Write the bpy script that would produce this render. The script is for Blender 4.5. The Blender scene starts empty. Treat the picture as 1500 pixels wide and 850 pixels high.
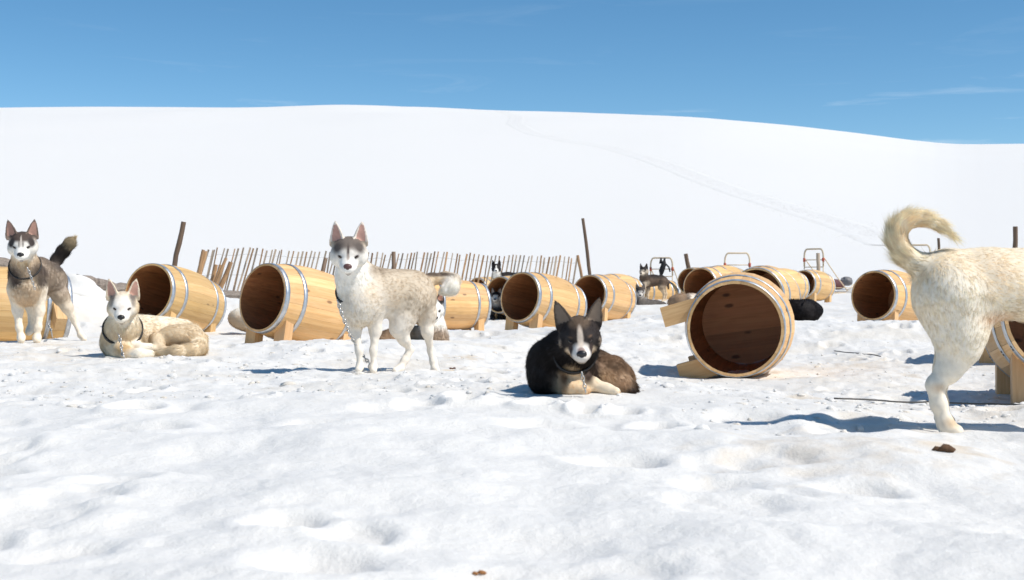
import bpy, math, random
import numpy as np
from mathutils import Matrix, Vector

# ------------------------------------------------------------------ camera
SC = bpy.context.scene
COL = SC.collection
F = 1875.0            # focal length in photograph pixels (1500 wide)
HV = 414.0            # row of the horizon in the photograph
CH = 0.5              # camera height
cam = bpy.data.cameras.new('camera')
cam.lens = 45.0; cam.sensor_width = 36.0; cam.sensor_fit = 'HORIZONTAL'
cam.shift_y = -(425.0 - HV) / 1500.0
cam.clip_start = 0.05; cam.clip_end = 8000
cam.dof.use_dof = True; cam.dof.focus_distance = 7.2; cam.dof.aperture_fstop = 8.0
camo = bpy.data.objects.new('camera', cam)
camo.location = (0, 0, CH); camo.rotation_euler = (math.radians(90), 0, 0)
COL.objects.link(camo); SC.camera = camo

# ------------------------------------------------------------------ sky + sun
SUN_EL = math.radians(52); SUN_DIR = Vector((0.91, -0.41, 0)).normalized()
SUN_DIR = Vector((SUN_DIR.x * math.cos(SUN_EL), SUN_DIR.y * math.cos(SUN_EL), math.sin(SUN_EL)))
W = bpy.data.worlds.new('World'); SC.world = W; W.use_nodes = True
nt = W.node_tree; nt.nodes.clear()
sky = nt.nodes.new('ShaderNodeTexSky'); sky.sky_type = 'NISHITA'; sky.sun_disc = False
sky.sun_elevation = SUN_EL; sky.sun_rotation = math.atan2(SUN_DIR.x, SUN_DIR.y)
sky.altitude = 2600; sky.air_density = 1.0; sky.dust_density = 0.0; sky.ozone_density = 2.6
tc = nt.nodes.new('ShaderNodeTexCoord')
mp = nt.nodes.new('ShaderNodeMapping'); mp.inputs['Scale'].default_value = (2.6, 2.6, 30.0)
mp.inputs['Rotation'].default_value = (0.0, 0.09, 0.0)
mp.inputs['Location'].default_value = (0.35, 0.2, 0.9)
nz = nt.nodes.new('ShaderNodeTexNoise'); nz.inputs['Scale'].default_value = 2.2
nz.inputs['Detail'].default_value = 6; nz.inputs['Roughness'].default_value = 0.62; nz.inputs['Distortion'].default_value = 0.7
rmp = nt.nodes.new('ShaderNodeMapRange'); rmp.inputs['From Min'].default_value = 0.56; rmp.inputs['From Max'].default_value = 0.86
rmp.inputs['To Max'].default_value = 0.6
hs = nt.nodes.new('ShaderNodeHueSaturation'); hs.inputs['Saturation'].default_value = 1.20; hs.inputs['Hue'].default_value = 0.490
mx = nt.nodes.new('ShaderNodeMix'); mx.data_type = 'RGBA'
mx.inputs['B'].default_value = (7.5, 8.2, 8.8, 1)
bg = nt.nodes.new('ShaderNodeBackground'); bg.inputs['Strength'].default_value = 0.089
wo = nt.nodes.new('ShaderNodeOutputWorld')
nt.links.new(tc.outputs['Generated'], mp.inputs['Vector']); nt.links.new(mp.outputs['Vector'], nz.inputs['Vector'])
sep = nt.nodes.new('ShaderNodeSeparateXYZ'); nt.links.new(tc.outputs['Generated'], sep.inputs[0])
low = nt.nodes.new('ShaderNodeMapRange'); low.inputs['From Min'].default_value = 0.10; low.inputs['From Max'].default_value = 0.17
low.inputs['To Min'].default_value = 1.0; low.inputs['To Max'].default_value = 0.12
nt.links.new(sep.outputs['Z'], low.inputs['Value'])
cm = nt.nodes.new('ShaderNodeMath'); cm.operation = 'MULTIPLY'
nt.links.new(nz.outputs['Fac'], rmp.inputs['Value']); nt.links.new(rmp.outputs['Result'], cm.inputs[0]); nt.links.new(low.outputs[0], cm.inputs[1])
nt.links.new(cm.outputs[0], mx.inputs['Factor'])
nt.links.new(sky.outputs['Color'], hs.inputs['Color']); nt.links.new(hs.outputs['Color'], mx.inputs['A'])
nt.links.new(mx.outputs['Result'], bg.inputs['Color']); nt.links.new(bg.outputs['Background'], wo.inputs['Surface'])

sl = bpy.data.lights.new('sun', 'SUN'); sl.energy = 3.3; sl.angle = math.radians(0.53); sl.color = (1.0, 0.95, 0.875)
so = bpy.data.objects.new('sun', sl); so.rotation_euler = (-SUN_DIR).to_track_quat('-Z', 'Y').to_euler()
so.location = SUN_DIR * 60; COL.objects.link(so)
SC.view_settings.view_transform = 'Standard'; SC.view_settings.look = 'None'
SC.view_settings.exposure = 0.51; SC.view_settings.gamma = 1.0; SC.view_settings.use_curve_mapping = False
SC.render.engine = 'CYCLES'

# ------------------------------------------------------------------ helpers
rng = np.random.default_rng(7); random.seed(7)
def lin(r, g, b):
    f = lambda c: (c/255/12.92 if c/255 <= 0.04045 else ((c/255+0.055)/1.055)**2.4)
    return np.array([f(r), f(g), f(b)])
def px(u, v, D): return np.array([(u-750.0)/F*D, D, CH-(v-HV)/F*D])
def tag(o, label=None, cat=None, group=None, kind=None):
    if label: o['label'] = label
    if cat: o['category'] = cat
    if group: o['group'] = group
    if kind: o['kind'] = kind
    return o
def link(name, me, mat=None, parent=None):
    o = bpy.data.objects.new(name, me); COL.objects.link(o)
    if mat is not None and me is not None and len(me.materials) == 0:
        for m in (mat if isinstance(mat, (list, tuple)) else [mat]): me.materials.append(m)
    if parent: o.parent = parent
    return o
def empty(name, loc, rot=None):
    o = bpy.data.objects.new(name, None); COL.objects.link(o); o.location = loc; o.empty_display_size = 0.1
    if rot is not None: o.rotation_mode = 'QUATERNION'; o.rotation_quaternion = rot
    return o
def npmesh(name, v, polys, smooth=True):
    """v (N,3); polys: list of (M,k) int arrays"""
    me = bpy.data.meshes.new(name)
    v = np.ascontiguousarray(v, dtype=np.float32)
    me.vertices.add(len(v)); me.vertices.foreach_set('co', v.ravel())
    loops = np.concatenate([p.ravel() for p in polys]).astype(np.int32)
    tot = np.concatenate([np.full(len(p), p.shape[1], np.int32) for p in polys])
    st = np.concatenate([[0], np.cumsum(tot)[:-1]]).astype(np.int32)
    me.loops.add(len(loops)); me.loops.foreach_set('vertex_index', loops)
    me.polygons.add(len(tot)); me.polygons.foreach_set('loop_start', st); me.polygons.foreach_set('loop_total', tot)
    me.polygons.foreach_set('use_smooth', np.full(len(tot), smooth, bool))
    me.update(calc_edges=True); me.validate()
    return me
def setcol(me, name, c):
    a = me.color_attributes.new(name, 'FLOAT_COLOR', 'POINT')
    a.data.foreach_set('color', np.concatenate([c, np.ones((len(c), 1))], 1).astype(np.float32).ravel())
def setfloat(me, name, c):
    a = me.attributes.new(name, 'FLOAT', 'POINT'); a.data.foreach_set('value', np.asarray(c, np.float32))

class MB:
    def __init__(s): s.v = []; s.f = []; s.m = []
    def add(s, vs, fs, mi=0):
        n = len(s.v); s.v += [tuple(map(float, p)) for p in vs]; s.f += [tuple(i+n for i in f) for f in fs]; s.m += [mi]*len(fs)
    def box(s, a, b, mi=0):
        x0, y0, z0 = a; x1, y1, z1 = b
        s.add([(x0,y0,z0),(x1,y0,z0),(x1,y1,z0),(x0,y1,z0),(x0,y0,z1),(x1,y0,z1),(x1,y1,z1),(x0,y1,z1)],
              [(0,3,2,1),(4,5,6,7),(0,1,5,4),(1,2,6,5),(2,3,7,6),(3,0,4,7)], mi)
    def tube(s, pts, rad, n=8, mi=0, closed=False, flat=1.0):
        pts = [Vector(p) for p in pts]; m = len(pts)
        rad = rad if hasattr(rad, '__len__') else [rad]*m
        rings = []; nrm = None
        for i, p in enumerate(pts):
            a = pts[(i-1) % m] if (closed or i > 0) else p; b = pts[(i+1) % m] if (closed or i < m-1) else p
            t = (b-a).normalized()
            if nrm is None:
                up = Vector((0,0,1)) if abs(t.z) < .9 else Vector((1,0,0)); nrm = t.cross(up).normalized()
            else: nrm = (nrm - t*nrm.dot(t)).normalized()
            bn = t.cross(nrm)
            rings.append([p+(nrm*math.cos(2*math.pi*k/n)+bn*math.sin(2*math.pi*k/n)*flat)*rad[i] for k in range(n)])
        vs = [q for r in rings for q in r]; fs = []
        for i in range(m if closed else m-1):
            for k in range(n):
                j = (i+1) % m; k2 = (k+1) % n
                fs.append((i*n+k, i*n+k2, j*n+k2, j*n+k))
        if not closed: fs += [tuple(reversed(range(n))), tuple((m-1)*n+k for k in range(n))]
        s.add(vs, fs, mi)
    def mesh(s, name, smooth=False):
        me = bpy.data.meshes.new(name); me.from_pydata(s.v, [], s.f); me.update()
        me.polygons.foreach_set('material_index', s.m); me.polygons.foreach_set('use_smooth', [smooth]*len(s.f))
        return me

# perlin noise in numpy
_perm = np.random.default_rng(3).permutation(512); _perm = np.concatenate([_perm]*3)
_g2 = np.array([[math.cos(a), math.sin(a)] for a in np.linspace(0, 2*math.pi, 32, endpoint=False)])
def perlin2(x, y):
    xi = np.floor(x).astype(int); yi = np.floor(y).astype(int); xf = x-xi; yf = y-yi
    xi &= 511; yi &= 511
    u = xf**3*(xf*(xf*6-15)+10); w = yf**3*(yf*(yf*6-15)+10)
    def g(ix, iy, dx, dy):
        h = _perm[_perm[ix & 511]+(iy & 511)] & 31
        return _g2[h, 0]*dx+_g2[h, 1]*dy
    a = g(xi, yi, xf, yf); b = g(xi+1, yi, xf-1, yf); c = g(xi, yi+1, xf, yf-1); d = g(xi+1, yi+1, xf-1, yf-1)
    return (a+(b-a)*u)*(1-w)+(c+(d-c)*u)*w
def fbm(x, y, oct=4, gain=.5):
    s = 0; a = 1
    for i in range(oct): s = s+a*perlin2(x+17.3*i, y-9.1*i); x = x*2.03; y = y*2.03; a *= gain
    return s
def sstep(a, b, x): t = np.clip((x-a)/(b-a), 0, 1); return t*t*(3-2*t)

# ------------------------------------------------------------------ materials
def newmat(name):
    m = bpy.data.materials.new(name); m.use_nodes = True
    return m, m.node_tree.nodes, m.node_tree.links, m.node_tree.nodes['Principled BSDF']
def ramp(n, stops):
    r = n.new('ShaderNodeValToRGB'); e = r.color_ramp.elements
    while len(e) < len(stops): e.new(0.5)
    for k, (p, c) in enumerate(stops): e[k].position = p; e[k].color = (*c, 1)
    return r
def plain(name, c, rough=.8, metal=0.0):
    m, n, l, b = newmat(name); b.inputs['Base Color'].default_value = (*c, 1)
    b.inputs['Roughness'].default_value = rough; b.inputs['Metallic'].default_value = metal
    return m
def wood(name, c0, c1, knot, axis=0, scale=1.0, rough=.62):
    m, n, l, b = newmat(name)
    t = n.new('ShaderNodeTexCoord'); oi = n.new('ShaderNodeObjectInfo')
    mul = n.new('ShaderNodeMath'); mul.operation = 'MULTIPLY'; mul.inputs[1].default_value = 37.0
    l.new(oi.outputs['Random'], mul.inputs[0])
    add = n.new('ShaderNodeVectorMath'); add.operation = 'ADD'
    l.new(t.outputs['Object'], add.inputs[0]); l.new(mul.outputs[0], add.inputs[1])
    mp = n.new('ShaderNodeMapping'); sc = [26*scale]*3; sc[axis] = 1.6*scale; mp.inputs['Scale'].default_value = sc
    l.new(add.outputs[0], mp.inputs['Vector'])
    nz = n.new('ShaderNodeTexNoise'); nz.inputs['Scale'].default_value = 1.6; nz.inputs['Detail'].default_value = 5
    nz.inputs['Distortion'].default_value = 1.2
    l.new(mp.outputs[0], nz.inputs['Vector'])
    r = ramp(n, [(.3, c1), (.62, c0)]); l.new(nz.outputs['Fac'], r.inputs['Fac'])
    # knots
    mp2 = n.new('ShaderNodeMapping'); s2 = [7.0*scale]*3; s2[axis] = 3.2*scale; mp2.inputs['Scale'].default_value = s2
    l.new(add.outputs[0], mp2.inputs['Vector'])
    vo = n.new('ShaderNodeTexVoronoi'); vo.inputs['Scale'].default_value = 1.0; l.new(mp2.outputs[0], vo.inputs['Vector'])
    kr = n.new('ShaderNodeMapRange'); kr.inputs['From Min'].default_value = .07; kr.inputs['From Max'].default_value = .13
    kr.inputs['To Min'].default_value = .75; kr.inputs['To Max'].default_value = 0
    l.new(vo.outputs['Distance'], kr.inputs['Value'])
    mk = n.new('ShaderNodeMix'); mk.data_type = 'RGBA'; mk.inputs['B'].default_value = (*knot, 1)
    l.new(r.outputs['Color'], mk.inputs['A']); l.new(kr.outputs[0], mk.inputs['Factor'])
    # each board its own tone
    hsv = n.new('ShaderNodeHueSaturation'); vr = n.new('ShaderNodeMapRange')
    vr.inputs['To Min'].default_value = .78; vr.inputs['To Max'].default_value = 1.14
    l.new(oi.outputs['Random'], vr.inputs['Value']); l.new(vr.outputs[0], hsv.inputs['Value']); l.new(mk.outputs['Result'], hsv.inputs['Color'])
    # weather stains
    n3 = n.new('ShaderNodeTexNoise'); n3.inputs['Scale'].default_value = 3.5; n3.inputs['Detail'].default_value = 4
    l.new(add.outputs[0], n3.inputs['Vector'])
    st = n.new('ShaderNodeMapRange'); st.inputs['From Min'].default_value = .55; st.inputs['From Max'].default_value = .8; st.inputs['To Max'].default_value = .35
    l.new(n3.outputs['Fac'], st.inputs['Value'])
    tone = n.new('ShaderNodeMix'); tone.data_type = 'RGBA'; tone.blend_type = 'MULTIPLY'; tone.inputs['Factor'].default_value = 1.0
    l.new(hsv.outputs['Color'], tone.inputs['A']); l.new(oi.outputs['Color'], tone.inputs['B'])
    ms = n.new('ShaderNodeMix'); ms.data_type = 'RGBA'; ms.inputs['B'].default_value = (*(np.array(c1)*.62+.01), 1)
    l.new(tone.outputs['Result'], ms.inputs['A']); l.new(st.outputs[0], ms.inputs['Factor'])
    l.new(ms.outputs['Result'], b.inputs['Base Color'])
    b.inputs['Roughness'].default_value = rough
    bp = n.new('ShaderNodeBump'); bp.inputs['Strength'].default_value = .25; bp.inputs['Distance'].default_value = .004
    l.new(nz.outputs['Fac'], bp.inputs['Height']); l.new(bp.outputs[0], b.inputs['Normal'])
    return m
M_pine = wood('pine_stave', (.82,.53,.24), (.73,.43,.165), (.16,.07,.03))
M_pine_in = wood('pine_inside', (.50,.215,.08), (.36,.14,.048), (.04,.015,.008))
M_pine_head = wood('pine_head', (.74,.39,.18), (.62,.30,.13), (.035,.014,.008), axis=1)
M_pine_foot = wood('pine_foot', (.78,.50,.235), (.66,.385,.16), (.18,.08,.035), axis=2)
M_slat = wood('grey_slat', (.48,.375,.275), (.35,.26,.18), (.14,.1,.07), axis=2)
M_stake = wood('brown_stake', (.46,.27,.13), (.30,.165,.08), (.1,.05,.03), axis=2)
M_pole = wood('dark_pole', (.20,.125,.075), (.11,.068,.042), (.04,.02,.015), axis=2)
M_log = wood('log_bark', (.33,.27,.22), (.17,.13,.10), (.05,.03,.02))
M_ash = wood('ash_rail', (.68,.55,.38), (.58,.44,.28), (.3,.2,.1))
M_red = plain('red_lashing', (.45,.09,.05), .8)
M_blackcloth = plain('black_cloth', (.015,.015,.017), .9)
M_bag = wood('sled_bag_cloth', (.16,.05,.05), (.07,.03,.03), (.03,.02,.02))
M_wire = plain('wire', (.22,.21,.2), .5, .6)
M_cable = plain('steel_cable', (.08,.075,.07), .55, .5)
M_chain = plain('chain_steel', (.55,.54,.52), .35, .9)
M_collar = plain('black_collar', (.022,.020,.019), .6)
M_eye = plain('eye_brown', (.035,.022,.014), .08)
M_lid = plain('eyelid', (.02,.015,.013), .6)
M_nose_dark = plain('nose_black', (.018,.016,.017), .38)
M_nose_pink = plain('nose_brown', (.12,.055,.05), .42)
def galv():
    m, n, l, b = newmat('galvanised_hoop')
    t = n.new('ShaderNodeTexCoord'); nz = n.new('ShaderNodeTexNoise'); nz.inputs['Scale'].default_value = 28; nz.inputs['Detail'].default_value = 4
    l.new(t.outputs['Object'], nz.inputs['Vector'])
    r = ramp(n, [(.3, (.42,.45,.48)), (.7, (.66,.68,.70))]); l.new(nz.outputs['Fac'], r.inputs['Fac'])
    l.new(r.outputs['Color'], b.inputs['Base Color']); b.inputs['Metallic'].default_value = .75
    rr = n.new('ShaderNodeMapRange'); rr.inputs['To Min'].default_value = .32; rr.inputs['To Max'].default_value = .55
    l.new(nz.outputs['Fac'], rr.inputs['Value']); l.new(rr.outputs[0], b.inputs['Roughness'])
    return m
M_hoop = galv()
def furmat(blades):
    m, n, l, b = newmat('fur' if blades else 'skin_coat')
    a = n.new('ShaderNodeVertexColor'); a.layer_name = 'coat'
    t = n.new('ShaderNodeTexCoord'); nz = n.new('ShaderNodeTexNoise'); nz.inputs['Scale'].default_value = 55; nz.inputs['Detail'].default_value = 3
    l.new(t.outputs['Object'], nz.inputs['Vector'])
    mr = n.new('ShaderNodeMapRange'); mr.inputs['From Min'].default_value = .3; mr.inputs['From Max'].default_value = .7
    mr.inputs['To Min'].default_value = .93; mr.inputs['To Max'].default_value = 1.04
    l.new(nz.outputs['Fac'], mr.inputs['Value'])
    hv = n.new('ShaderNodeHueSaturation'); l.new(a.outputs['Color'], hv.inputs['Color']); l.new(mr.outputs[0], hv.inputs['Value'])
    l.new(hv.outputs['Color'], b.inputs['Base Color']); b.inputs['Roughness'].default_value = .75
    b.inputs['Specular IOR Level'].default_value = .25
    if blades:
        tr = n.new('ShaderNodeBsdfTranslucent'); l.new(hv.outputs['Color'], tr.inputs['Color'])
        ms = n.new('ShaderNodeMixShader'); ms.inputs[0].default_value = .55
        l.new(b.outputs[0], ms.inputs[1]); l.new(tr.outputs[0], ms.inputs[2]); l.new(ms.outputs[0], n['Material Output'].inputs['Surface'])
    return m
M_fur = furmat(True); M_coat = furmat(False)
def snowmat():
    m, n, l, b = newmat('snow')
    t = n.new('ShaderNodeTexCoord'); a = n.new('ShaderNodeAttribute'); a.attribute_name = 'tramp'
    n1 = n.new('ShaderNodeTexNoise'); n1.inputs['Scale'].default_value = 1.7; n1.inputs['Detail'].default_value = 7; n1.inputs['Roughness'].default_value = .62
    l.new(t.outputs['Object'], n1.inputs['Vector'])
    r1 = n.new('ShaderNodeMapRange'); r1.inputs['From Min'].default_value = .47; r1.inputs['From Max'].default_value = .78; r1.inputs['To Max'].default_value = .75
    l.new(n1.outputs['Fac'], r1.inputs['Value'])
    mm = n.new('ShaderNodeMath'); mm.operation = 'MULTIPLY'; l.new(r1.outputs[0], mm.inputs[0]); l.new(a.outputs['Fac'], mm.inputs[1])
    mc = n.new('ShaderNodeMix'); mc.data_type = 'RGBA'
    mc.inputs['A'].default_value = (.762,.738,.695,1); mc.inputs['B'].default_value = (.68,.60,.48,1)
    l.new(mm.outputs[0], mc.inputs['Factor'])
    a2 = n.new('ShaderNodeAttribute'); a2.attribute_name = 'stain'
    mc2 = n.new('ShaderNodeMix'); mc2.data_type = 'RGBA'; mc2.inputs['B'].default_value = (.60,.44,.25,1)
    l.new(mc.outputs['Result'], mc2.inputs['A']); l.new(a2.outputs['Fac'], mc2.inputs['Factor'])
    l.new(mc2.outputs['Result'], b.inputs['Base Color'])
    b.inputs['Roughness'].default_value = .55; b.inputs['Specular IOR Level'].default_value = .2
    b.inputs['Subsurface Weight'].default_value = .55; b.inputs['Subsurface Radius'].default_value = (1.0, 1.0, 1.0); b.inputs['Subsurface Scale'].default_value = .045
    n2 = n.new('ShaderNodeTexNoise'); n2.inputs['Scale'].default_value = 46; n2.inputs['Detail'].default_value = 5; n2.inputs['Roughness'].default_value = .7
    l.new(t.outputs['Object'], n2.inputs['Vector'])
    bp = n.new('ShaderNodeBump'); bp.inputs['Strength'].default_value = .5; bp.inputs['Distance'].default_value = .02
    l.new(n2.outputs['Fac'], bp.inputs['Height']); l.new(bp.outputs[0], b.inputs['Normal'])
    return m
M_snow = snowmat()
M_rock = wood('rock', (.22,.21,.21), (.13,.125,.13), (.08,.07,.07))

# ------------------------------------------------------------------ barrels: where they lie
BL, BR0, BBULGE, BT = 0.95, 0.300, 0.052, 0.018
def brad(x): return BR0 + BBULGE*math.sin(math.pi*min(max(x/BL, 0), 1))
FOOT_X = (0.13, 0.82); FOOT_Y = 0.19; FOOT_Z = -0.43
# u, v, D of the opening's centre; yaw of the opening's outward normal (0 = to camera, negative = to the left); tilt up; roll; detail; label
BARRELS = [
 (-72, 446, 11.0, -58, 3, -50, 2, 'pine barrel rolled on its side behind the brindle-backed standing husky with raised tail', None),
 (217, 428, 13.2, -23, 11, 0, 2, 'pine barrel kennel behind the cream dog that lies with its chain', None),
 (384, 436, 11.1, -39, 10, 0, 2, 'pine barrel kennel beside the standing white-faced grey husky, pale log behind it', None),
 (616, 446, 17.6, -60, 1, 0, 2, 'pine barrel behind the tail of the standing white-faced grey husky', None),
 (761, 435, 15.4, -41, 9, 0, 2, 'pine barrel kennel directly behind the ears of the black and tan lying dog', None),
 (698, 426, 29.5, -42, 4, 0, 0, 'small far pine barrel between snow fence and the barrel with a dog inside', None),
 (731, 432, 21.2, -42, 4, 0, 1, 'pine barrel with a dark masked dog looking out of it', None),
 (862, 432, 19.4, -35, 6, 0, 1, 'pine barrel kennel below the thin leaning pole, right of the fence end', None),
 (884, 425, 25.5, -42, 3, 0, 0, 'far pine barrel mostly hidden behind the one at the fence end', None),
 (937, 428, 31.0, -62, 2, 0, 0, 'far pine barrel behind the legs of the small dark standing dog', None),
 (1010, 412, 29.5, -32, 4, 0, 0, 'far pine barrel under the short leaning stake', None),
 (1025, 420, 20.5, -38, 4, 0, 1, 'pine barrel with a sleeping dog curled in front of its mouth', None),
 (1042, 412, 26.5, -44, 2, 0, 0, 'far pine barrel below the pale sled handle with pink tie', None),
 (1107, 433, 14.0, -24, 2, 0, 2, 'large pine barrel just behind the overturned one, a pale ear inside', None),
 (1077, 482, 8.0, -14, -1, 74, 2, 'overturned pine barrel with its foot blocks sticking out sideways', None),
 (1128, 419, 24.0, -42, 2, 0, 0, 'far pine barrel peeping out between two others above the curled black dog', None),
 (1176, 416, 28.5, -42, 4, 0, 1, 'far pine barrel beside the sled with dark bag, above the curled black dog', None),
 (1279, 433, 15.6, -46, 5, 0, 2, 'pine barrel left of the white dog’s curled tail and rump', None),
 (1492, 441, 8.3, -28, 0, 0, 1, 'pine barrel hidden behind the white dog, one foot block showing', None),
 (1570, 460, 6.0, -15, 6, 0, 2, 'near pine barrel on tall foot blocks under the white dog’s belly', None),
]
def barrel_matrix(b):
    u, v, D, yaw, tilt, roll = b[:6]
    p = Vector(px(u, v, D)); a = math.radians(yaw); t = math.radians(tilt)
    n = Vector((math.sin(a)*math.cos(t), -math.cos(a)*math.cos(t), math.sin(t)))
    x = -n; y = Vector((0,0,1)).cross(x).normalized(); z = x.cross(y)
    M = Matrix((x, y, z)).transposed().to_4x4()
    M = Matrix.Translation(p) @ M @ Matrix.Rotation(math.radians(roll), 4, 'X')
    return M
CTRL = []   # (x, y, z, sigma): where the snow surface has to be
for b in BARRELS:
    M = barrel_matrix(b)
    if abs(b[5]) < 5:
        for fx in FOOT_X:
            for fy in (-FOOT_Y, FOOT_Y):
                q = M @ Vector((fx, fy, FOOT_Z)); CTRL.append((q.x, q.y, q.z+.035, .35))
    else:
        for fx in (.1, .475, .85):
            c = M @ Vector((fx, 0, 0)); CTRL.append((c.x, c.y, c.z-.338, .4))
def ctrl(u, v, D, s=.3): q = px(u, v, D); CTRL.append((q[0], q[1], q[2], s))
# paws and bellies
for u, v, D in [(526,545,6.95),(548,546,6.95),(582,544,7.05),(638,547,7.12)]: ctrl(u, v, D, .22)
for u, v, D in [(31,501,9.1),(55,501,9.1),(44,490,9.7),(122,499,9.6)]: ctrl(u, v, D, .3)
for u, v, D in [(165,521,8.0),(215,523,8.0),(285,517,8.15)]: ctrl(u, v, D, .3)
for u, v, D in [(790,571,5.45),(850,574,5.3),(910,577,5.35)]: ctrl(u, v, D, .3)
for u, v, D in [(1386,634,4.3),(1640,630,4.3),(1400,622,4.45)]: ctrl(u, v, D, .3)
for u, v, D in [(1010,562,7.6),(1070,560,7.5),(1130,556,7.6)]: ctrl(u, v, D, .2)
for u, v, D in [(954,441,27.5),(938,446,23.0),(1180,462,13.0),(630,493,9.4),(1002,451,15.5),(352,481,13.3)]: ctrl(u, v, D, .5)
for u, v, D, g_ in [(-60,394,15.0,.5),(16,401,15.2,.5),(112,420,15.1,.45),(160,431,15.3,.45),(205,439,15.6,.45),(345,442,17.6,.4),(240,438,17.1,.5)]: ctrl(u, v, D, g_)
CT = np.array(CTRL)

# ------------------------------------------------------------------ terrain
_ru = np.array([-2500,-900,-300,0,275,550,750,1000,1150,1270,1370,1500,1700,2300,4000.])
_rv = np.array([260,200,168,156,156,153,159,166,179,194,206,204,201,215,260.])
_tt = np.linspace(0.02, 1.4, 300)
R0, R1 = 33.0, 430.0
def gprof(t): return np.where(t <= 1, np.sin(np.pi/2*np.clip(t, 0, 1))**1.25, 1-(t-1)**2*.35)
_peak = np.max(gprof(_tt)/(R0+(R1-R0)*_tt))
def hill(x, y):
    r = np.hypot(x, y); yy = np.maximum(y, 1e-3)
    ang = np.arctan2(x, y); angc = np.clip(ang, -1.1, 1.1)
    u = 750+F*np.tan(angc)
    # smooth skyline
    v = 0
    for o, w in ((-60,.15),(-30,.22),(0,.26),(30,.22),(60,.15)): v = v+w*np.interp(u+o, _ru, _rv)
    el = (HV-v)/F*np.cos(angc)
    back = sstep(1.0, 2.0, np.abs(ang))
    el = el*(1-back)+.03*back
    t = (r-R0)/(R1-R0)
    z = gprof(np.maximum(t, 0))*el/_peak
    z = np.where(t > 1.5, gprof(np.array(1.5))*el/_peak-(r-(R0+(R1-R0)*1.5))*.02, z)
    und = fbm(x/70.0, y/70.0, 3)*0.9*sstep(60, 200, r)
    return np.where(r > R0, z, 0)+und
_fp = np.random.default_rng(21)
FOOTP = []
for i in range(260):
    D = _fp.uniform(4.6, 17); u = _fp.uniform(-150, 1650); FOOTP.append(((u-750)/F*D, D, _fp.uniform(.05, .11), _fp.uniform(.018, .05), _fp.uniform(-.5,.5)))
for i in range(46):
    D = _fp.uniform(2.1, 4.8); u = _fp.uniform(-150, 1650); FOOTP.append(((u-750)/F*D, D, _fp.uniform(.09, .17), _fp.uniform(.010, .024), _fp.uniform(-.5,.5)))
def base(x, y):
    r = np.hypot(x, y)
    return .010*np.maximum(y-13, 0)*sstep(13, 20, y)*(1-sstep(60, 200, r)) + hill(x, y)
def ground(x, y, detail=True):
    x = np.atleast_1d(np.asarray(x, float)); y = np.atleast_1d(np.asarray(y, float))
    z0 = base(x, y); r = np.hypot(x, y)
    bc = base(CT[:, 0], CT[:, 1])
    num = np.zeros_like(x); den = np.zeros_like(x); damp = np.zeros_like(x)
    near = r < 45
    xs, ys = x[near], y[near]; nu = np.zeros_like(xs); de = np.zeros_like(xs); dm = np.zeros_like(xs)
    for (cx, cy, cz, s), b0 in zip(CT, bc):
        d2 = (xs-cx)**2+(ys-cy)**2; s2 = (s*2.2)**2
        w = np.exp(-d2/(2*s2)); nu += w*(cz-b0); de += w; dm = np.maximum(dm, np.exp(-d2/(2*(s*.7)**2)))
    num[near] = nu; den[near] = de; damp[near] = dm
    z = z0+num/(den+.06)
    # mounds: soft and large close to the camera, choppy and trampled further on
    tr = sstep(4.3, 6.0, y+.5*fbm(x*.8, y*.8, 2)+.25*(x > 1.0))*(1-sstep(26, 36, r))*sstep(-.2, .5, y)
    soft = (1-tr)*(1-sstep(20, 40, r))
    m = soft*(.046*fbm(x/.70+3, y/.70, 2)+.012*fbm(x/.22+8, y/.22+2, 4)+.014*np.abs(fbm(x/.36-5, y/.36+7, 3)))
    m = m+tr*(.045*fbm(x/.9, y/.9, 2)+.024*fbm(x/.24, y/.24, 3)-.016*np.abs(fbm(x/.13+4, y/.13, 3)))*(1-.75*damp)
    if detail:
        for (fx, fy, fr, fd, ft) in FOOTP:
            k = np.nonzero((np.abs(x-fx) < .3) & (np.abs(y-fy) < .3))[0]
            if len(k) == 0: continue
            dx = x[k]-fx; dy = (y[k]-fy)*.8
            q = np.hypot(dx*np.cos(ft)+dy*np.sin(ft), (dy*np.cos(ft)-dx*np.sin(ft))*1.25)/fr
            m[k] += (-fd*(1-sstep(.55, 1.0, q))+fd*.35*np.exp(-((q-1.2)/.25)**2))*(1-.8*damp[k])
    return z+m
def gz(x, y): return float(ground([x], [y])[0])
def pxg(u, v):
    """ground point seen at a pixel (near field)"""
    D = CH*F/(v-HV)
    for _ in range(8):
        x = (u-750)/F*D; z = gz(x, D); D = D + 0.6*(((CH-z)*F/(v-HV)) - D)
    return (u-750)/F*D, D, gz((u-750)/F*D, D)
STAINS = [(672,515,.16,.9),(663,543,.05,1),(1322,552,.13,.4),(1190,586,.14,.5),(1390,655,.14,.6),(80,520,.5,.35),(600,540,.4,.25),(1250,470,.7,.35),
          (1300,630,.3,.35),(1230,540,.5,.3),(1215,655,.35,.35),(720,490,.4,.2),(880,480,.4,.25),(1420,600,.5,.35),(60,505,.3,.4),(1165,553,.25,.5)]
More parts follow.
